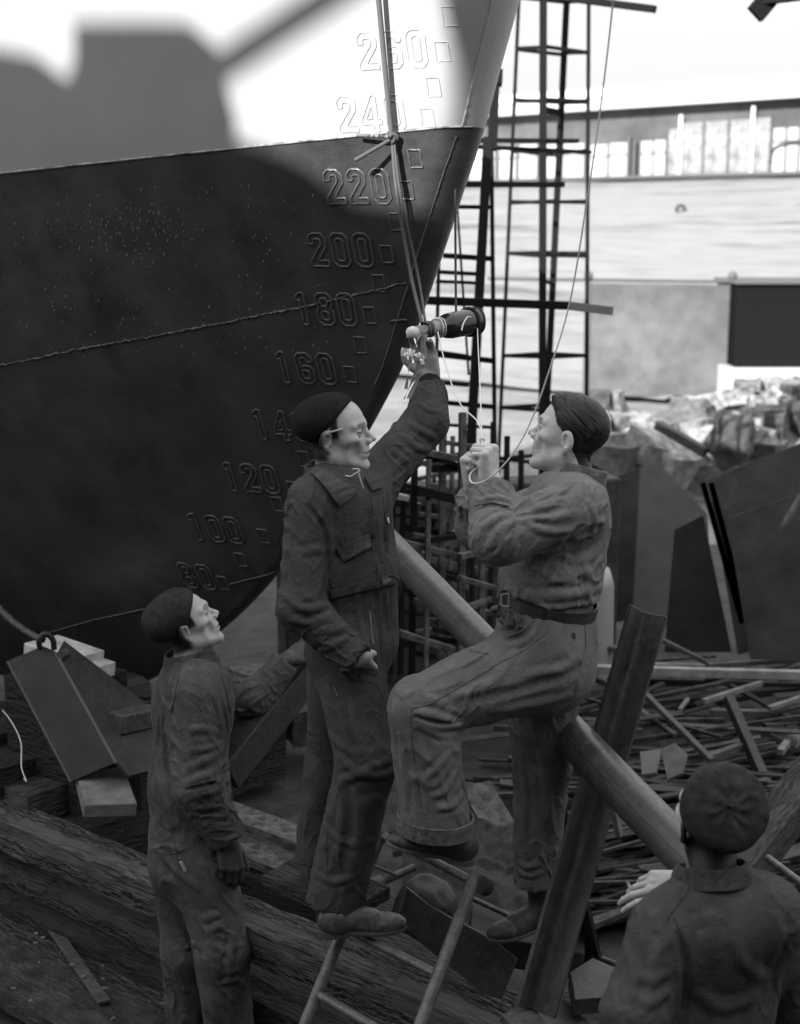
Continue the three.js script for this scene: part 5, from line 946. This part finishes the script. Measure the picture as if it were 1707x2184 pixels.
  const N0 = at(718, 1003, 4.4), nAx = at(728, 962, 4.38).sub(N0).normalize();
  const jf = (x, y, z) => Math.min(cap(x, y, z, N0.x, N0.y - .02, N0.z, N0.x + nAx.x * .055, N0.y + nAx.y * .055, N0.z + nAx.z * .055, .075, .062), 1);
  { const lo = N0.clone().addScalar(-.13), hi = N0.clone().addScalar(.13); const top = N0.clone().addScaledVector(V(-.3, 1, .05).normalize(), .028), tn = V(-.38, 1, .02).normalize();
    const g = surfaceNets((x, y, z) => { const d = jf(x, y, z), e = (x - top.x) * tn.x + (y - top.y) * tn.y + (z - top.z) * tn.z; const an = Math.atan2(z - N0.z, x - N0.x); return smax(d, e, .012) + .0012 * Math.sin(an * 46); }, lo, hi, .004); paint(g, () => .02); part(man, 'jersey', g, felt(.02), { label: 'black ribbed jersey at the neck' }); }
  { const a = at(916, 845, 4.695), b = at(917, 812, 4.745); const d = b.clone().sub(a).normalize(); const lo = a.clone().min(b).addScalar(-.06), hi = a.clone().max(b).addScalar(.06); const fr = frame(d); const g = surfaceNets((x, y, z) => { const p = V(x, y, z).sub(b), e = p.dot(d), an = Math.atan2(p.dot(fr.y), p.dot(fr.z)); return smax(cap(x, y, z, a.x, a.y, a.z, b.x, b.y, b.z, .044, .039), e, .006) + .0012 * Math.sin(an * 30); }, lo, hi, .0035); paint(g, () => .025); part(man, 'jersey_cuff', g, felt(.02)); }
  part(man, 'neck_cord', tubeG([at(752, 1001, 4.28), at(762, 1000, 4.27), at(768, 1003, 4.27), at(758, 1010, 4.27), at(748, 1016, 4.27), at(737, 1015, 4.28)], .0022, 6, 24), mat(.6));
  part(man, 'neck_cord', tubeG([at(764, 1003, 4.27), at(768, 1018, 4.27), at(772, 1032, 4.27), at(776, 1042, 4.275)], .0018, 6, 16), mat(.5));
  const body = [headGeo(H, { nose: .004, brow: -.001, chin: .003, lean: .003, neckWorld: at(720, 1022, 4.41), stubble: .05, hair: (x, y, z) => { const e = Math.max(sstep(.0, -.03, z) * sstep(-.075, -.045, y), sstep(.018, .006, Math.abs(z - .014)) * sstep(-.002, .02, y) * (Math.abs(x) > .05 ? 1 : 0)); return y > -.075 ? e : 0; } }, SKIN),
    handGeo({ W: wristL, F: at(902, 735, 4.72).sub(wristL), N: V(-.12, .05, 1), S: V(-1, 0, 0), curl: [[.3, .6, .5, .05], [.3, .6, .5], [.35, .6, .5], [.4, .6, .5]], thumb: [[.02, .024, .01], [.048, .05, .014], [.074, .068, .016], [.1, .07, .02]], arm: at(916, 846, 4.69) }, .30),
    handGeo({ W: at(758, 1402, 4.18), F: at(792, 1450, 4.33).sub(at(758, 1402, 4.18)), N: V(.1, -.1, -1), S: V(.7, .5, 0), curl: [[.2, .3, .2], [.2, .3, .2], [.25, .3, .2], [.3, .3, .2]], thumb: [[.02, .026, .01], [.045, .038, .02], [.07, .042, .03], [.09, .04, .035]], arm: at(735, 1385, 4.175) }, .40), limbs(B, .72)];
  part(man, 'body', mergeC(body), MP.skin, { label: 'lean clean-shaven face in profile looking right' });
  const beret = (x, y, z) => { const b = .004 * fbm(x * 16, y * 16, z * 16); let d = ell(x, y, z, 0, .066, -.014, .088, .083, .111) - b; d = smin(d, ell(x, y, z, 0, .06, -.06, .082, .058, .062), .03); const cy = Math.max(z * 1.02 + .052, .0 - .15 * (z + .05)); d = smax(d, (cy - y) * .72, .011); return d; };
  part(man, 'beret', capGeo(H, beret, .004, (x, y, z) => .02 * (1 + .5 * fbm(x * 60, y * 60, z * 60))), felt(.02), { label: 'tight dark felt beret' });
  part(man, 'ear_pencil', (() => { const g = cylG(V(-.079, .037, -.002), V(-.076, .044, .042), .0032, .0032, 8); g.applyMatrix4(H.M); return g; })(), mat(.5), { label: 'pale pencil tucked behind the ear' });
  const shY = at(770, 1988, 4.28).y; const yy = p => p.setY(shY);
  shoes(man, { heel: yy(at(678, 1985, 4.26)), toe: yy(at(868, 1985, 4.3)), ankle: at(712, 1905, 4.3) }, mat(.11, { roughness: .42, map: tex(TX.grime, 4) }));
  const s2 = at(680, 1872, 4.68).y; shoes(man, { heel: at(672, 1866, 4.72).setY(s2), toe: at(706, 1890, 4.5).setY(s2 - .02), ankle: at(684, 1815, 4.67) }, MP.shoe);
  single('rear_plank', 'dark plank under the beret man\'s rear shoe', 'plank', beamG(at(600, 1878, 4.8).setY(s2 - .03), at(790, 1905, 4.55).setY(s2 - .03), .2, .045, V(0, 1, 0), .006, .006), MT.woodDark);
}
// ---------------------------------------------------------------- 2: belted man seated on the pipe, pulling the string
{
  const man = thing('person', 'bareheaded man in belted work clothes sitting on the big pipe pulling the string', 'person');
  const lf = V(-.2, 0, .96).normalize();
  const shL = at(1230, 1086, 3.99), elL = at(1064, 1143, 3.88), wrL = at(1046, 1040, 3.95), shR = at(1178, 1086, 4.3), elR = at(1022, 1125, 4.18), wrR = at(1010, 1042, 4.08);
  const J = [
    bone(at(1206, 1095, 4.15), at(1172, 1232, 4.15), .128, .132, { L: lf, sl: 1.4, fold: [.008, 9, 2, 2] }),
    bone(at(1180, 1215, 4.15), at(1172, 1250, 4.15), .15, .146, { L: lf, sl: 1.28, k: .04, fold: [.009, 14, 2.5, 0], cut: cutAt(at(1160, 1254, 4.15), V(-.16, -1, 0), .3) }),
    bone(at(1221, 1058, 4.16), at(1208, 1108, 4.15), .062, .112, { L: lf, sl: 1.25, k: .08 }),
    bone(at(1228, 1084, 4.04), at(1190, 1084, 4.28), .074, .07, { k: .06 }),
    bone(shL, elL, .088, .078, { k: .045, fold: [.009, 12, 1.6, 4] }),
    bone(elL, wrL, .077, .055, { k: .03, fold: [.007, 18, 1.4, 3], cut: cutAt(at(1047, 1040, 3.948), wrL.clone().sub(elL), .11) }),
    bone(shR, elR, .075, .066, { k: .045, fold: [.008, 12, 1.6, 4] }),
    bone(elR, at(1012, 1060, 4.1), .062, .052, { k: .03, fold: [.007, 18, 1.4, 3], cut: cutAt(at(1012, 1058, 4.1), wrR.clone().sub(elR), .09) }),
  ];
  const JS = [
    [[[1102, 1102], [1070, 1130], [1042, 1172]], .011, .011], [[[1106, 1106], [1078, 1145], [1062, 1188]], .010, .011], [[[1112, 1108], [1100, 1150], [1090, 1188]], .010, .010], [[[1098, 1098], [1060, 1105], [1025, 1130]], .010, .008], [[[1104, 1104], [1082, 1140], [1052, 1180]], .006, -.009],
    [[[1115, 1095], [1160, 1080], [1200, 1060]], .010, .009], [[[1118, 1104], [1170, 1105], [1215, 1095]], .010, .009], [[[1120, 1116], [1175, 1135], [1225, 1130]], .010, .008], [[[1140, 1075], [1175, 1055], [1210, 1045]], .009, .008],
    [[[1300, 1120], [1270, 1180], [1215, 1205]], .014, .009], [[[1302, 1160], [1262, 1215], [1190, 1228]], .014, .011], [[[1292, 1222], [1240, 1240], [1165, 1236]], .012, .010], [[[1285, 1250], [1215, 1268], [1120, 1270]], .013, .012], [[[1298, 1190], [1250, 1230], [1170, 1250]], .008, -.009],
    [[[1245, 1020], [1255, 1070], [1268, 1130]], .010, -.007], [[[1250, 1060], [1266, 1100], [1262, 1150]], .009, .008], [[[1205, 1190], [1175, 1210], [1155, 1270]], .010, -.008],
    [[[1018, 1072], [1050, 1062], [1092, 1068]], .007, .007], [[[1015, 1090], [1055, 1080], [1096, 1090]], .006, -.006],
  ];
  const { f: F, m: jacket } = dress(man, 'jacket', J, JS, .155, 4.1, .006, .45, 'mid-grey cotton work jacket');
  const T = [
    bone(at(1160, 1262, 4.15), at(1166, 1345, 4.15), .122, .134, { L: lf, sl: 1.3, fold: [.006, 10, 2.6, 0] }),
    bone(at(1166, 1345, 4.15), at(1170, 1420, 4.16), .136, .142, { L: lf, sl: 1.25, k: .06, fold: [.006, 8, 2, 2] }),
    bone(at(1148, 1418, 4.06), at(900, 1508, 3.95), .128, .09, { k: .06, fold: [.008, 8, 1.8, 3] }),
    bone(at(902, 1515, 3.95), at(928, 1735, 4.0), .092, .1, { k: .03, fold: [.008, 8, 1.8, 3], cut: cutAt(at(931, 1768, 4.0), V(.08, -1, 0), .17) }),
    bone(at(1160, 1430, 4.28), at(1155, 1640, 4.38), .118, .086, { k: .05, fold: [.008, 7, 1.8, 3] }),
    bone(at(1155, 1640, 4.38), at(1146, 1850, 4.42), .086, .07, { k: .03, fold: [.008, 10, 1.6, 3], cut: cutAt(at(1144, 1884, 4.42), V(0, -1, 0), .14) }),
  ];
  const TS = [
    [[[882, 1518], [930, 1528], [985, 1548]], .011, .012], [[[886, 1535], [935, 1552], [985, 1545]], .010, .012], [[[884, 1545], [930, 1565], [975, 1572]], .009, .008], [[[884, 1526], [930, 1540], [985, 1542]], .006, -.012],
    [[[1130, 1330], [1105, 1350], [1070, 1352]], .010, .011], [[[1110, 1312], [1090, 1332], [1062, 1338]], .010, .012], [[[1150, 1320], [1128, 1362], [1080, 1380]], .010, .009], [[[1140, 1326], [1112, 1356], [1075, 1366]], .006, -.012],
    [[[1100, 1385], [1060, 1450], [960, 1490]], .014, .007], [[[1220, 1480], [1150, 1500], [1040, 1520]], .014, .009], [[[1200, 1440], [1110, 1470], [1000, 1500]], .014, -.007], [[[1240, 1400], [1190, 1430], [1120, 1440]], .014, .007],
    [[[850, 1560], [862, 1640], [868, 1730]], .012, .007], [[[960, 1600], [930, 1640], [910, 1660]], .010, .008], [[[975, 1640], [945, 1690], [920, 1700]], .010, .008], [[[990, 1690], [960, 1720], [930, 1725]], .010, .007], [[[865, 1600], [890, 1660], [900, 1730]], .009, -.006],
    [[[1110, 1600], [1120, 1700], [1115, 1800]], .012, .008], [[[1150, 1560], [1165, 1680], [1180, 1780]], .012, .008], [[[1105, 1835], [1125, 1850], [1150, 1840]], .009, .010], [[[1105, 1860], [1130, 1868], [1158, 1862]], .008, .009], [[[1120, 1820], [1130, 1850], [1128, 1875]], .008, -.009],
  ];
  const { f: G, m: trous } = dress(man, 'trousers', T, TS, .125, 8.3, .006, .45, 'mid-grey cotton work trousers with turned-up hem');
  const fab = plain(.155), dk = plain(.12);
  // hem turn-up
  { const c = at(930, 1756, 4.0), ax = V(.06, 1, 0).normalize(), ax2 = ringPts((x, y, z) => G(x, y, z, true), at(928, 1745, 4.0), ax, .006, 40, .2).map(p => p.addScaledVector(ax, -.012)); part(trous, 'turn_up', strapG(ax2, ax, .046, .008, true), plain(.15)); }
  seam(trous, G, [[1170, 1345], [1130, 1380], [1070, 1412], [985, 1462], [920, 1500], [880, 1512], [872, 1545]], .0021, fab); seam(trous, G, [[876, 1545], [880, 1600], [892, 1680], [903, 1742]], .0021, fab);
  seam(trous, G, [[1248, 1330], [1250, 1380], [1238, 1430]], .0021, fab); seam(trous, G, [[975, 1375], [1010, 1390], [1050, 1395]], .0021, fab);
  { const c = at(1224, 1356, 4.0); const P = rayHit(G, 1224, 1356); if (P) { const n = gradN(G, P); const g = new THREE.CircleGeometry(.008, 9); const p = g.attributes.position; for (let i = 1; i < p.count; i++) { const k = .6 + .8 * Math.abs(noise(i * 3.1, 2, 5)); p.setXY(i, p.getX(i) * k, p.getY(i) * k * 1.5); } g.lookAt(n); g.translate(P.x + n.x * .002, P.y + n.y * .002, P.z + n.z * .002); part(trous, 'torn_hole', g, mat(.012)); } }
  seam(jacket, F, [[1012, 1078], [1050, 1072], [1094, 1082]], .003, fab, 'cuff_edge');
  // belt with buckle and tied cloth ends
  { const c = at(1160, 1276, 4.15), ax = V(.2, 1, .02).normalize(); const pts = ringPts((x, y, z) => G(x, y, z, true), c, ax, .006, 56, .3); part(man, 'belt', strapG(pts, ax, .036, .006, true), MP.leather, { label: 'dark leather belt' });
    const bk = thing; const q = at(1078, 1278, 3.985); const b = part(man, 'buckle', tubeG([at(1070, 1268, 3.985), at(1086, 1266, 3.985), at(1085, 1294, 3.985), at(1069, 1292, 3.985)], .0028, 6, 24, true, false), MP.metal); }
  for (const [px, r] of [[[[1072, 1298], [1060, 1310], [1052, 1300], [1066, 1296]], .009], [[[1076, 1300], [1070, 1322], [1084, 1330], [1090, 1306]], .01], [[[1088, 1302], [1100, 1322], [1108, 1340]], .009]]) part(man, 'belt_cloth', tubeG(px.map(([u, v], i) => at(u, v, 3.98 - .01 * i)), r, 8, 24), fab);
  // collar
  const H = headFrame(at(1213, 944, 4.16), V(-.88, .24, -.38), V(.26, 1, .0));
  part(jacket, 'collar', collarG(at(1226, 1018, 4.16), V(.42, 1, -.04), V(-.95, 0, .2), .076, .05, 1.3, .9), fab);
  const hairline = (x, y, z) => z > 0 ? .02 + .98 * z + .55 * Math.max(0, Math.abs(x) - .025) * sstep(.03, .07, z) : Math.max(.024 + 1.2 * z, -.068);
  const body = [headGeo(H, { nose: .004, brow: .005, chin: .002, wrinkle: 1, neckWorld: at(1224, 1030, 4.16), stubble: .1, hair: (x, y, z) => (y > hairline(x, y, z) && !(Math.abs(x) > .072 && z > -.04 && y < .045) ? 1 : 0) }, .5),
    handGeo({ W: at(1046, 1030, 3.95), F: V(-.05, 1, -.06), N: V(-.85, .05, -.5), S: V(.5, 0, -.85), curl: [[1.45, 1.7, 1.0], [1.5, 1.7, 1.0], [1.5, 1.7, 1.0], [1.55, 1.7, 1.0]], thumb: [[.022, .026, .012], [.055, .036, .034], [.082, .02, .048], [.09, -.004, .05]], arm: at(1048, 1072, 3.92) }, .5),
    handGeo({ W: at(1013, 1038, 4.08), F: V(-.08, 1, -.02), N: V(.55, .05, .8), S: V(.8, .1, -.5), curl: [[1.4, 1.7, 1.0], [1.45, 1.7, 1.0], [1.5, 1.7, 1.0], [1.55, 1.7, 1.0]], thumb: [[.022, .026, .012], [.055, .036, .034], [.082, .02, .048], [.09, -.004, .05]], arm: at(1014, 1076, 4.12) }, .44), limbs([...J, ...T], .72)];
  part(man, 'body', mergeC(body), MP.skin, { label: 'lined face in profile tilted up to the left' });
  const NL = at(1224, 1030, 4.16).applyMatrix4(H.inv);
  const hair = (x, y, z) => { const hl = hairline(x, y, z) + .006 * noise(x * 60, z * 60, 2), e = y - hl; let base = ell(x, y, z, 0, .053, -.002, .0745, .0835, .0975); base = smin(base, cap(x, y, z, 0, -.04, -.02, NL.x, NL.y, NL.z, .053, .058), .03);
    const fr = sstep(.02, .07, z) * sstep(.08, .105, y); const fl = y - .55 * z, th = (.002 + (.0095 + .009 * fr) * sstep(-.04, .08, y)) * sstep(-.002, .022, e) - .003 * sstep(.004, -.01, e) + .0012 * noise(x * 50, fl * 55, 3 + z * 4) + .001 * noise(x * 130, fl * 150, 8 + z * 6); let d = base - th; d = smax(d, -e * .6 - .006, .004); d = smax(d, -(ell(Math.abs(x), y, z, .08, .006, -.008, .026, .036, .028)), .004); return d; };
  part(man, 'hair', capGeo(H, hair, .0032, (x, y, z) => .024 * (1 + 1.5 * Math.max(-.55, noise(x * 110, (y - .55 * z) * 140, z * 8)))), new THREE.MeshPhysicalMaterial({ vertexColors: true, roughness: .5, side: THREE.DoubleSide, specularIntensity: .5 }), { label: 'dark hair combed back' });
  shoes(man, { heel: at(1010, 1842, 4.03), toe: at(822, 1806, 3.97), ankle: at(940, 1770, 4.0) }, MP.shoe, false);
  const sy = at(1110, 1984, 4.45).y; shoes(man, { heel: at(1195, 1980, 4.5).setY(sy), toe: at(1042, 1985, 4.36).setY(sy), ankle: at(1150, 1895, 4.44) }, MP.shoe);
}
// ---------------------------------------------------------------- 3: capped man looking up at the left
{
  const man = thing('person', 'man in flat beret and worn overalls at the left, looking up, gripping the diagonal beam', 'person');
  const rt = V(.45, 0, .85).normalize();
  const shR = at(412, 1492, 4.88), elR = at(424, 1682, 4.8), wrR = at(484, 1782, 4.84), shL = at(455, 1478, 5.15), elL = at(548, 1492, 5.25), wrL = at(612, 1408, 5.3);
  const B = [
    bone(at(412, 1480, 5.0), at(404, 1680, 5.0), .128, .13, { L: rt, sl: 1.3, fold: [.006, 6, 2.2, 2] }),
    bone(at(404, 1680, 5.0), at(404, 1835, 5.0), .13, .146, { L: rt, sl: 1.2, fold: [.006, 7, 2.2, 2] }),
    bone(at(407, 1432, 5.0), at(412, 1498, 5.0), .062, .118, { L: rt, sl: 1.25, k: .08 }),
    bone(at(410, 1462, 4.9), at(448, 1458, 5.12), .078, .075, { k: .06 }),
    bone(shR, elR, .094, .082, { k: .04, fold: [.009, 10, 1.6, 4] }), bone(elR, wrR, .08, .058, { k: .03, fold: [.009, 20, 1.4, 3], cut: cutAt(at(488, 1790, 4.84), wrR.clone().sub(elR), .12) }),
    bone(shL, elL, .08, .068, { k: .04, fold: [.009, 12, 1.6, 4] }), bone(elL, at(606, 1416, 5.295), .066, .05, { k: .03, fold: [.008, 20, 1.4, 3], cut: cutAt(at(608, 1413, 5.3), wrL.clone().sub(elL), .1) }),
    bone(at(438, 1860, 4.94), at(474, 2035, 4.9), .115, .092, { k: .05, fold: [.008, 7, 1.8, 3] }), bone(at(474, 2035, 4.9), at(492, 2225, 4.95), .092, .082, { k: .03, fold: [.008, 9, 1.8, 3], cut: cutAt(at(493, 2250, 4.95), V(0, -1, 0), .15) }),
    bone(at(388, 1870, 5.08), at(398, 2030, 5.06), .105, .085, { k: .05, fold: [.008, 7, 1.8, 3] }), bone(at(398, 2030, 5.06), at(402, 2160, 5.12), .085, .075, { k: .03, fold: [.008, 9, 1.8, 3], cut: cutAt(at(402, 2182, 5.12), V(0, -1, 0), .15) }),
  ];
  const S = [
    [[[395, 1640], [440, 1622], [478, 1590]], .012, .007], [[[392, 1672], [440, 1655], [485, 1622]], .011, .007], [[[400, 1700], [450, 1690], [492, 1660]], .011, .008], [[[415, 1725], [460, 1718], [500, 1692]], .010, .007], [[[440, 1752], [475, 1742], [502, 1722]], .010, .006], [[[395, 1686], [445, 1674], [490, 1642]], .006, -.010], [[[425, 1738], [465, 1730], [500, 1708]], .006, -.009],
    [[[352, 1560], [360, 1640], [385, 1720]], .010, -.012], [[[350, 1500], [345, 1560], [348, 1620]], .010, .008], [[[340, 1520], [332, 1600], [336, 1680]], .012, .006], [[[400, 1560], [430, 1555], [470, 1565]], .012, .007], [[[405, 1600], [440, 1598], [475, 1585]], .010, .007],
    [[[430, 1960], [470, 1950], [520, 1930]], .012, .006], [[[440, 1985], [480, 1972], [525, 1955]], .011, .006], [[[438, 2010], [480, 2030], [500, 2080]], .012, .008], [[[500, 1990], [490, 2060], [500, 2140]], .012, .008], [[[330, 1800], [370, 1850], [430, 1900]], .012, .006], [[[470, 2100], [500, 2090], [530, 2110]], .010, .008], [[[385, 2000], [400, 2020], [420, 2010]], .01, .007],
    [[[455, 1430], [478, 1500], [488, 1560]], .010, .007],
  ];
  const { f: F, m: suit } = dress(man, 'overalls', B, S, .078, 6.2, .0064, .9, 'stained, worn overalls');
  const fab = plain(.085), dk = plain(.05);
  part(suit, 'collar', collarG(at(408, 1406, 5.0), V(-.3, 1, .06), V(.9, 0, -.3), .08, .042, .9, .5), fab);
  seam(suit, F, [[390, 1400], [382, 1440], [372, 1490], [360, 1540]], .0021, fab); seam(suit, F, [[468, 1425], [482, 1470], [495, 1530]], .0026, fab, 'placket');
  seam(suit, F, [[322, 1815], [355, 1822], [395, 1815]], .0021, fab, 'pocket_edge'); seam(suit, F, [[372, 1790], [380, 1840], [390, 1880]], .0021, fab, 'pocket_edge');
  { const P = rayHit(F, 391, 1850), n = P ? gradN(F, P) : V(0, 0, 1); if (P) part(suit, 'folding_rule', beamG(at(385, 1838, 4.7).lerp(P, 1).add(V(-.006, .022, 0)).addScaledVector(n, .005), P.clone().add(V(.01, -.014, 0)).addScaledVector(n, .005), .012, .006, n), mat(.4), { label: 'pale folding rule in the thigh pocket' }); }
  const H = headFrame(at(400, 1340, 4.98), V(.84, .46, -.22), V(-.46, .88, .1));
  const body = [headGeo(H, { nose: .001, brow: .004, chin: .002, wrinkle: 1.2, neckWorld: at(407, 1424, 5.0), stubble: .06, hair: (x, y, z) => { const e = Math.max(sstep(.0, -.025, z) * sstep(-.07, -.045, y), sstep(.02, .01, Math.abs(z - .02)) * sstep(.0, .02, y) * (Math.abs(x) > .05 ? 1 : 0)); return e; } }, .5), limbs(B, .72)];
  part(man, 'body', mergeC(body), MP.skin, { label: 'creased face tilted up to the right' });
  const gl = mat(.06, { roughness: .9, map: tex(TX.grime, 6) });
  for (const o of [{ W: at(486, 1792, 4.84), F: at(496, 1858, 4.84).sub(at(486, 1792, 4.84)), N: V(-.5, 0, -.85), S: V(.85, .1, -.4), curl: [[.35, .5, .4], [.4, .55, .4], [.45, .55, .4], [.5, .55, .4]], arm: at(478, 1770, 4.84), sc: 1.06 }, { W: at(612, 1408, 5.3), F: at(650, 1380, 5.36).sub(at(612, 1408, 5.3)), N: V(.3, -.7, -.3), S: V(-.3, .4, .6), curl: [[.7, .8, .5], [.75, .8, .5], [.8, .8, .5], [.8, .8, .5]], arm: at(600, 1420, 5.29), sc: 1.08 }])
    part(man, 'work_glove', handGeo(o, .06), MP.skin, { label: 'dark work glove' });
  const beret = (x, y, z) => { const b = .005 * fbm(x * 14, y * 14, z * 14); let d = ell(x, y, z, 0, .072, -.014, .092, .082, .112) - b; d = smin(d, ell(x, y, z, 0, .06, -.07, .086, .066, .06), .035); const cy = Math.max(z * 1.0 + .0, -.02 - .2 * (z + .05)); const c2 = z > .02 ? Math.max(cy, .02 + (z - .02) * 1.05) : cy; d = smax(d, (c2 + .02 - y) * .72, .011); return d; };
  part(man, 'beret', capGeo(H, beret, .004, (x, y, z) => .036 * (1 + .7 * fbm(x * 40, y * 40, z * 40))), felt(.03), { label: 'soft dark beret pulled back' });
  for (const [u, v, Z] of [[492, 2260, 4.96], [402, 2192, 5.13]]) { const a = at(u, v - 30, Z), y = .14; const fw = V(.8, 0, -.35).normalize(); shoes(man, { heel: V(a.x, y, a.z).addScaledVector(fw, -.07), toe: V(a.x, y, a.z).addScaledVector(fw, .21), ankle: a.clone().setY(y + .13) }, MP.shoe); }
}
// ---------------------------------------------------------------- 4: man in the foreground seen from behind, with a cigarette
{
  const man = thing('person', 'man seen from behind at the lower right in a dark beret, holding a cigarette', 'person');
  const rt = V(.97, 0, -.18).normalize(), c = at(1522, 2030, 3.32);
  const pel = V(c.x - .02, .98, c.z - .02), shL = at(1418, 1985, 3.28), elL = at(1352, 2165, 3.22), shR = at(1636, 1950, 3.3), elR = at(1668, 2140, 3.62), wrR = at(1478, 1886, 3.62);
  const kn = s => V(pel.x + rt.x * s * .11, .52, pel.z - .04), an = s => V(pel.x + rt.x * s * .13, .12, pel.z + .02);
  const B = [
    bone(at(1524, 1985, 3.32), V(pel.x, 1.16, pel.z), .118, .118, { L: rt, sl: 1.5, fold: [.005, 6, 2, 2] }),
    bone(V(pel.x, 1.16, pel.z), pel, .118, .13, { L: rt, sl: 1.3, fold: [.005, 6, 2, 2] }),
    bone(at(1521, 1900, 3.33), at(1524, 1970, 3.32), .06, .088, { L: rt, sl: 1.4, k: .08 }),
    bone(at(1445, 1968, 3.29), at(1628, 1940, 3.31), .062, .068, { k: .06 }),
    bone(shL, elL, .076, .074, { k: .045, fold: [.007, 10, 1.6, 4] }), bone(elL, at(1420, 2260, 3.5), .068, .055, { k: .03, fold: [.007, 18, 1.4, 3] }),
    bone(shR, elR, .078, .07, { k: .05, fold: [.007, 10, 1.6, 4] }), bone(elR, at(1500, 1908, 3.63), .066, .05, { k: .03, fold: [.007, 18, 1.4, 3], cut: cutAt(at(1492, 1898, 3.63), wrR.clone().sub(elR), .1) }),
    ...[-1, 1].flatMap(s => [bone(pel.clone().addScaledVector(rt, s * .09).add(V(0, -.05, 0)), kn(s), .1, .082, { k: .05, fold: [.007, 7, 1.8, 3] }), bone(kn(s), an(s), .082, .075, { k: .03, fold: [.007, 9, 1.8, 3], cut: cutAt(an(s).add(V(0, -.02, 0)), V(0, -1, 0), .15) })]),
  ];
  const S = [[[[1400, 2000], [1395, 2080], [1372, 2170]], .012, .007], [[[1445, 1985], [1462, 2060], [1458, 2160]], .010, -.010], [[[1360, 2080], [1395, 2090], [1430, 2070]], .011, .007], [[[1350, 2120], [1385, 2140], [1430, 2110]], .011, .008], [[[1480, 2110], [1540, 2150], [1620, 2120]], .016, .006], [[[1650, 1940], [1660, 1990], [1640, 2060]], .012, .006], [[[1500, 1985], [1490, 2060], [1470, 2130]], .014, .005], [[[1560, 2000], [1590, 2060], [1640, 2090]], .014, .005]];
  const { f: F, m: suit } = dress(man, 'jacket', B, S, .058, 2.9, .007, .7, 'dark plain work jacket and trousers');
  const fab = plain(.055), dk = plain(.025);
  part(suit, 'collar', collarG(at(1521, 1872, 3.33), V(-.06, 1, -.2), V(-.3, 0, -.95), .078, .036, 1.0, .6), fab);
  seam(suit, F, [[1470, 1892], [1450, 1925], [1430, 1950], [1420, 1972]], .0021, fab); seam(suit, F, [[1438, 1955], [1458, 2010], [1463, 2080], [1455, 2150]], .0021, fab);
  const H = headFrame(at(1518, 1762, 3.36), V(-.2, .33, -.92), V(.0, 1, .36));
  const body = [headGeo(H, { nose: .0, neckWorld: at(1520, 1886, 3.33), hair: (x, y, z) => sstep(.01, -.02, z) * sstep(-.085, -.065, y) }, .5),
    handGeo({ W: at(1466, 1886, 3.56), F: V(-1, -.02, .12), N: V(-.12, -.75, -.6), S: V(.05, -.6, .8), curl: [[.35, .45, .3, .05], [.45, .5, .35], [.6, .6, .4], [.75, .7, .4]], thumb: [[.022, .028, .012], [.06, .05, .016], [.092, .052, .022], [.118, .046, .028]], arm: at(1505, 1902, 3.6) }, .38), limbs(B, .72)];
  part(man, 'body', mergeC(body), MP.skin);
  const ax = V(0, .72, -.69).normalize();
  const beret = (x, y, z) => { const px = x, py = y - .062, pz = z + .008, t = py * ax.y + pz * ax.z, qx = px, qy = py - ax.y * t, qz = pz - ax.z * t, r = Math.hypot(qx, qy, qz); const an = Math.atan2(qx, qy * ax.z - qz * ax.y);
    const rad = .101, e = Math.hypot(r / rad, (t - .062) / .04); let d = (e - 1) * .04 * (1 + .6 * Math.min(1, r / rad)); d *= .8; d = smin(d, Math.hypot(Math.max(0, Math.abs(t - .03) - .03), Math.max(0, r - .086)) - .004, .03);
    if (t > .06) { d -= .0022 * Math.sin(an * 9 + 3 * noise(qx * 20, qy * 20, qz * 20)) * sstep(.02, .03, r) * sstep(.075, .04, r); d += .004 * sstep(.028, .006, Math.abs(r - .018)) * (.5 + .5 * Math.sin(an * 2 + 1)); d -= .0035 * fbm(x * 26, y * 26, z * 26); }
    return d; };
  const bt = part(man, 'beret', capGeo(H, beret, .004, (x, y, z) => .034 * (1 + .6 * fbm(x * 50, y * 50, z * 50) + (fbm(x * 18, y * 18, z * 18) > .12 ? .25 : 0))), felt(.03), { label: 'dark beret seen from above with a puckered centre' });
  part(bt, 'stalk', (() => { const p0 = V(0, .062, -.008).addScaledVector(ax, .098), g = tubeG([p0, p0.clone().addScaledVector(ax, .008).add(V(.003, 0, 0)), p0.clone().addScaledVector(ax, .013).add(V(.008, 0, .003))], .0026, 6, 8); g.applyMatrix4(H.M); return g; })(), mat(.03));
  const cg = thing('cigarette', 'white cigarette between the fingers of the man seen from behind', 'cigarette');
  part(cg, 'paper', cylG(at(1339, 1883, 3.57), at(1355, 1913, 3.585), .004, .004, 10), mat(.8)); part(cg, 'ash', cylG(at(1338, 1881, 3.57), at(1340, 1885, 3.57), .0036, .0041, 10), mat(.2));
  for (const s of [-1, 1]) { const a = an(s), fw = V(-.2, 0, -.97); shoes(man, { heel: V(a.x, .03, a.z).addScaledVector(fw, -.07), toe: V(a.x, .03, a.z).addScaledVector(fw, .21), ankle: V(a.x, .14, a.z) }, MP.shoe); }
}
rebase();
renderer.render(scene, camera);
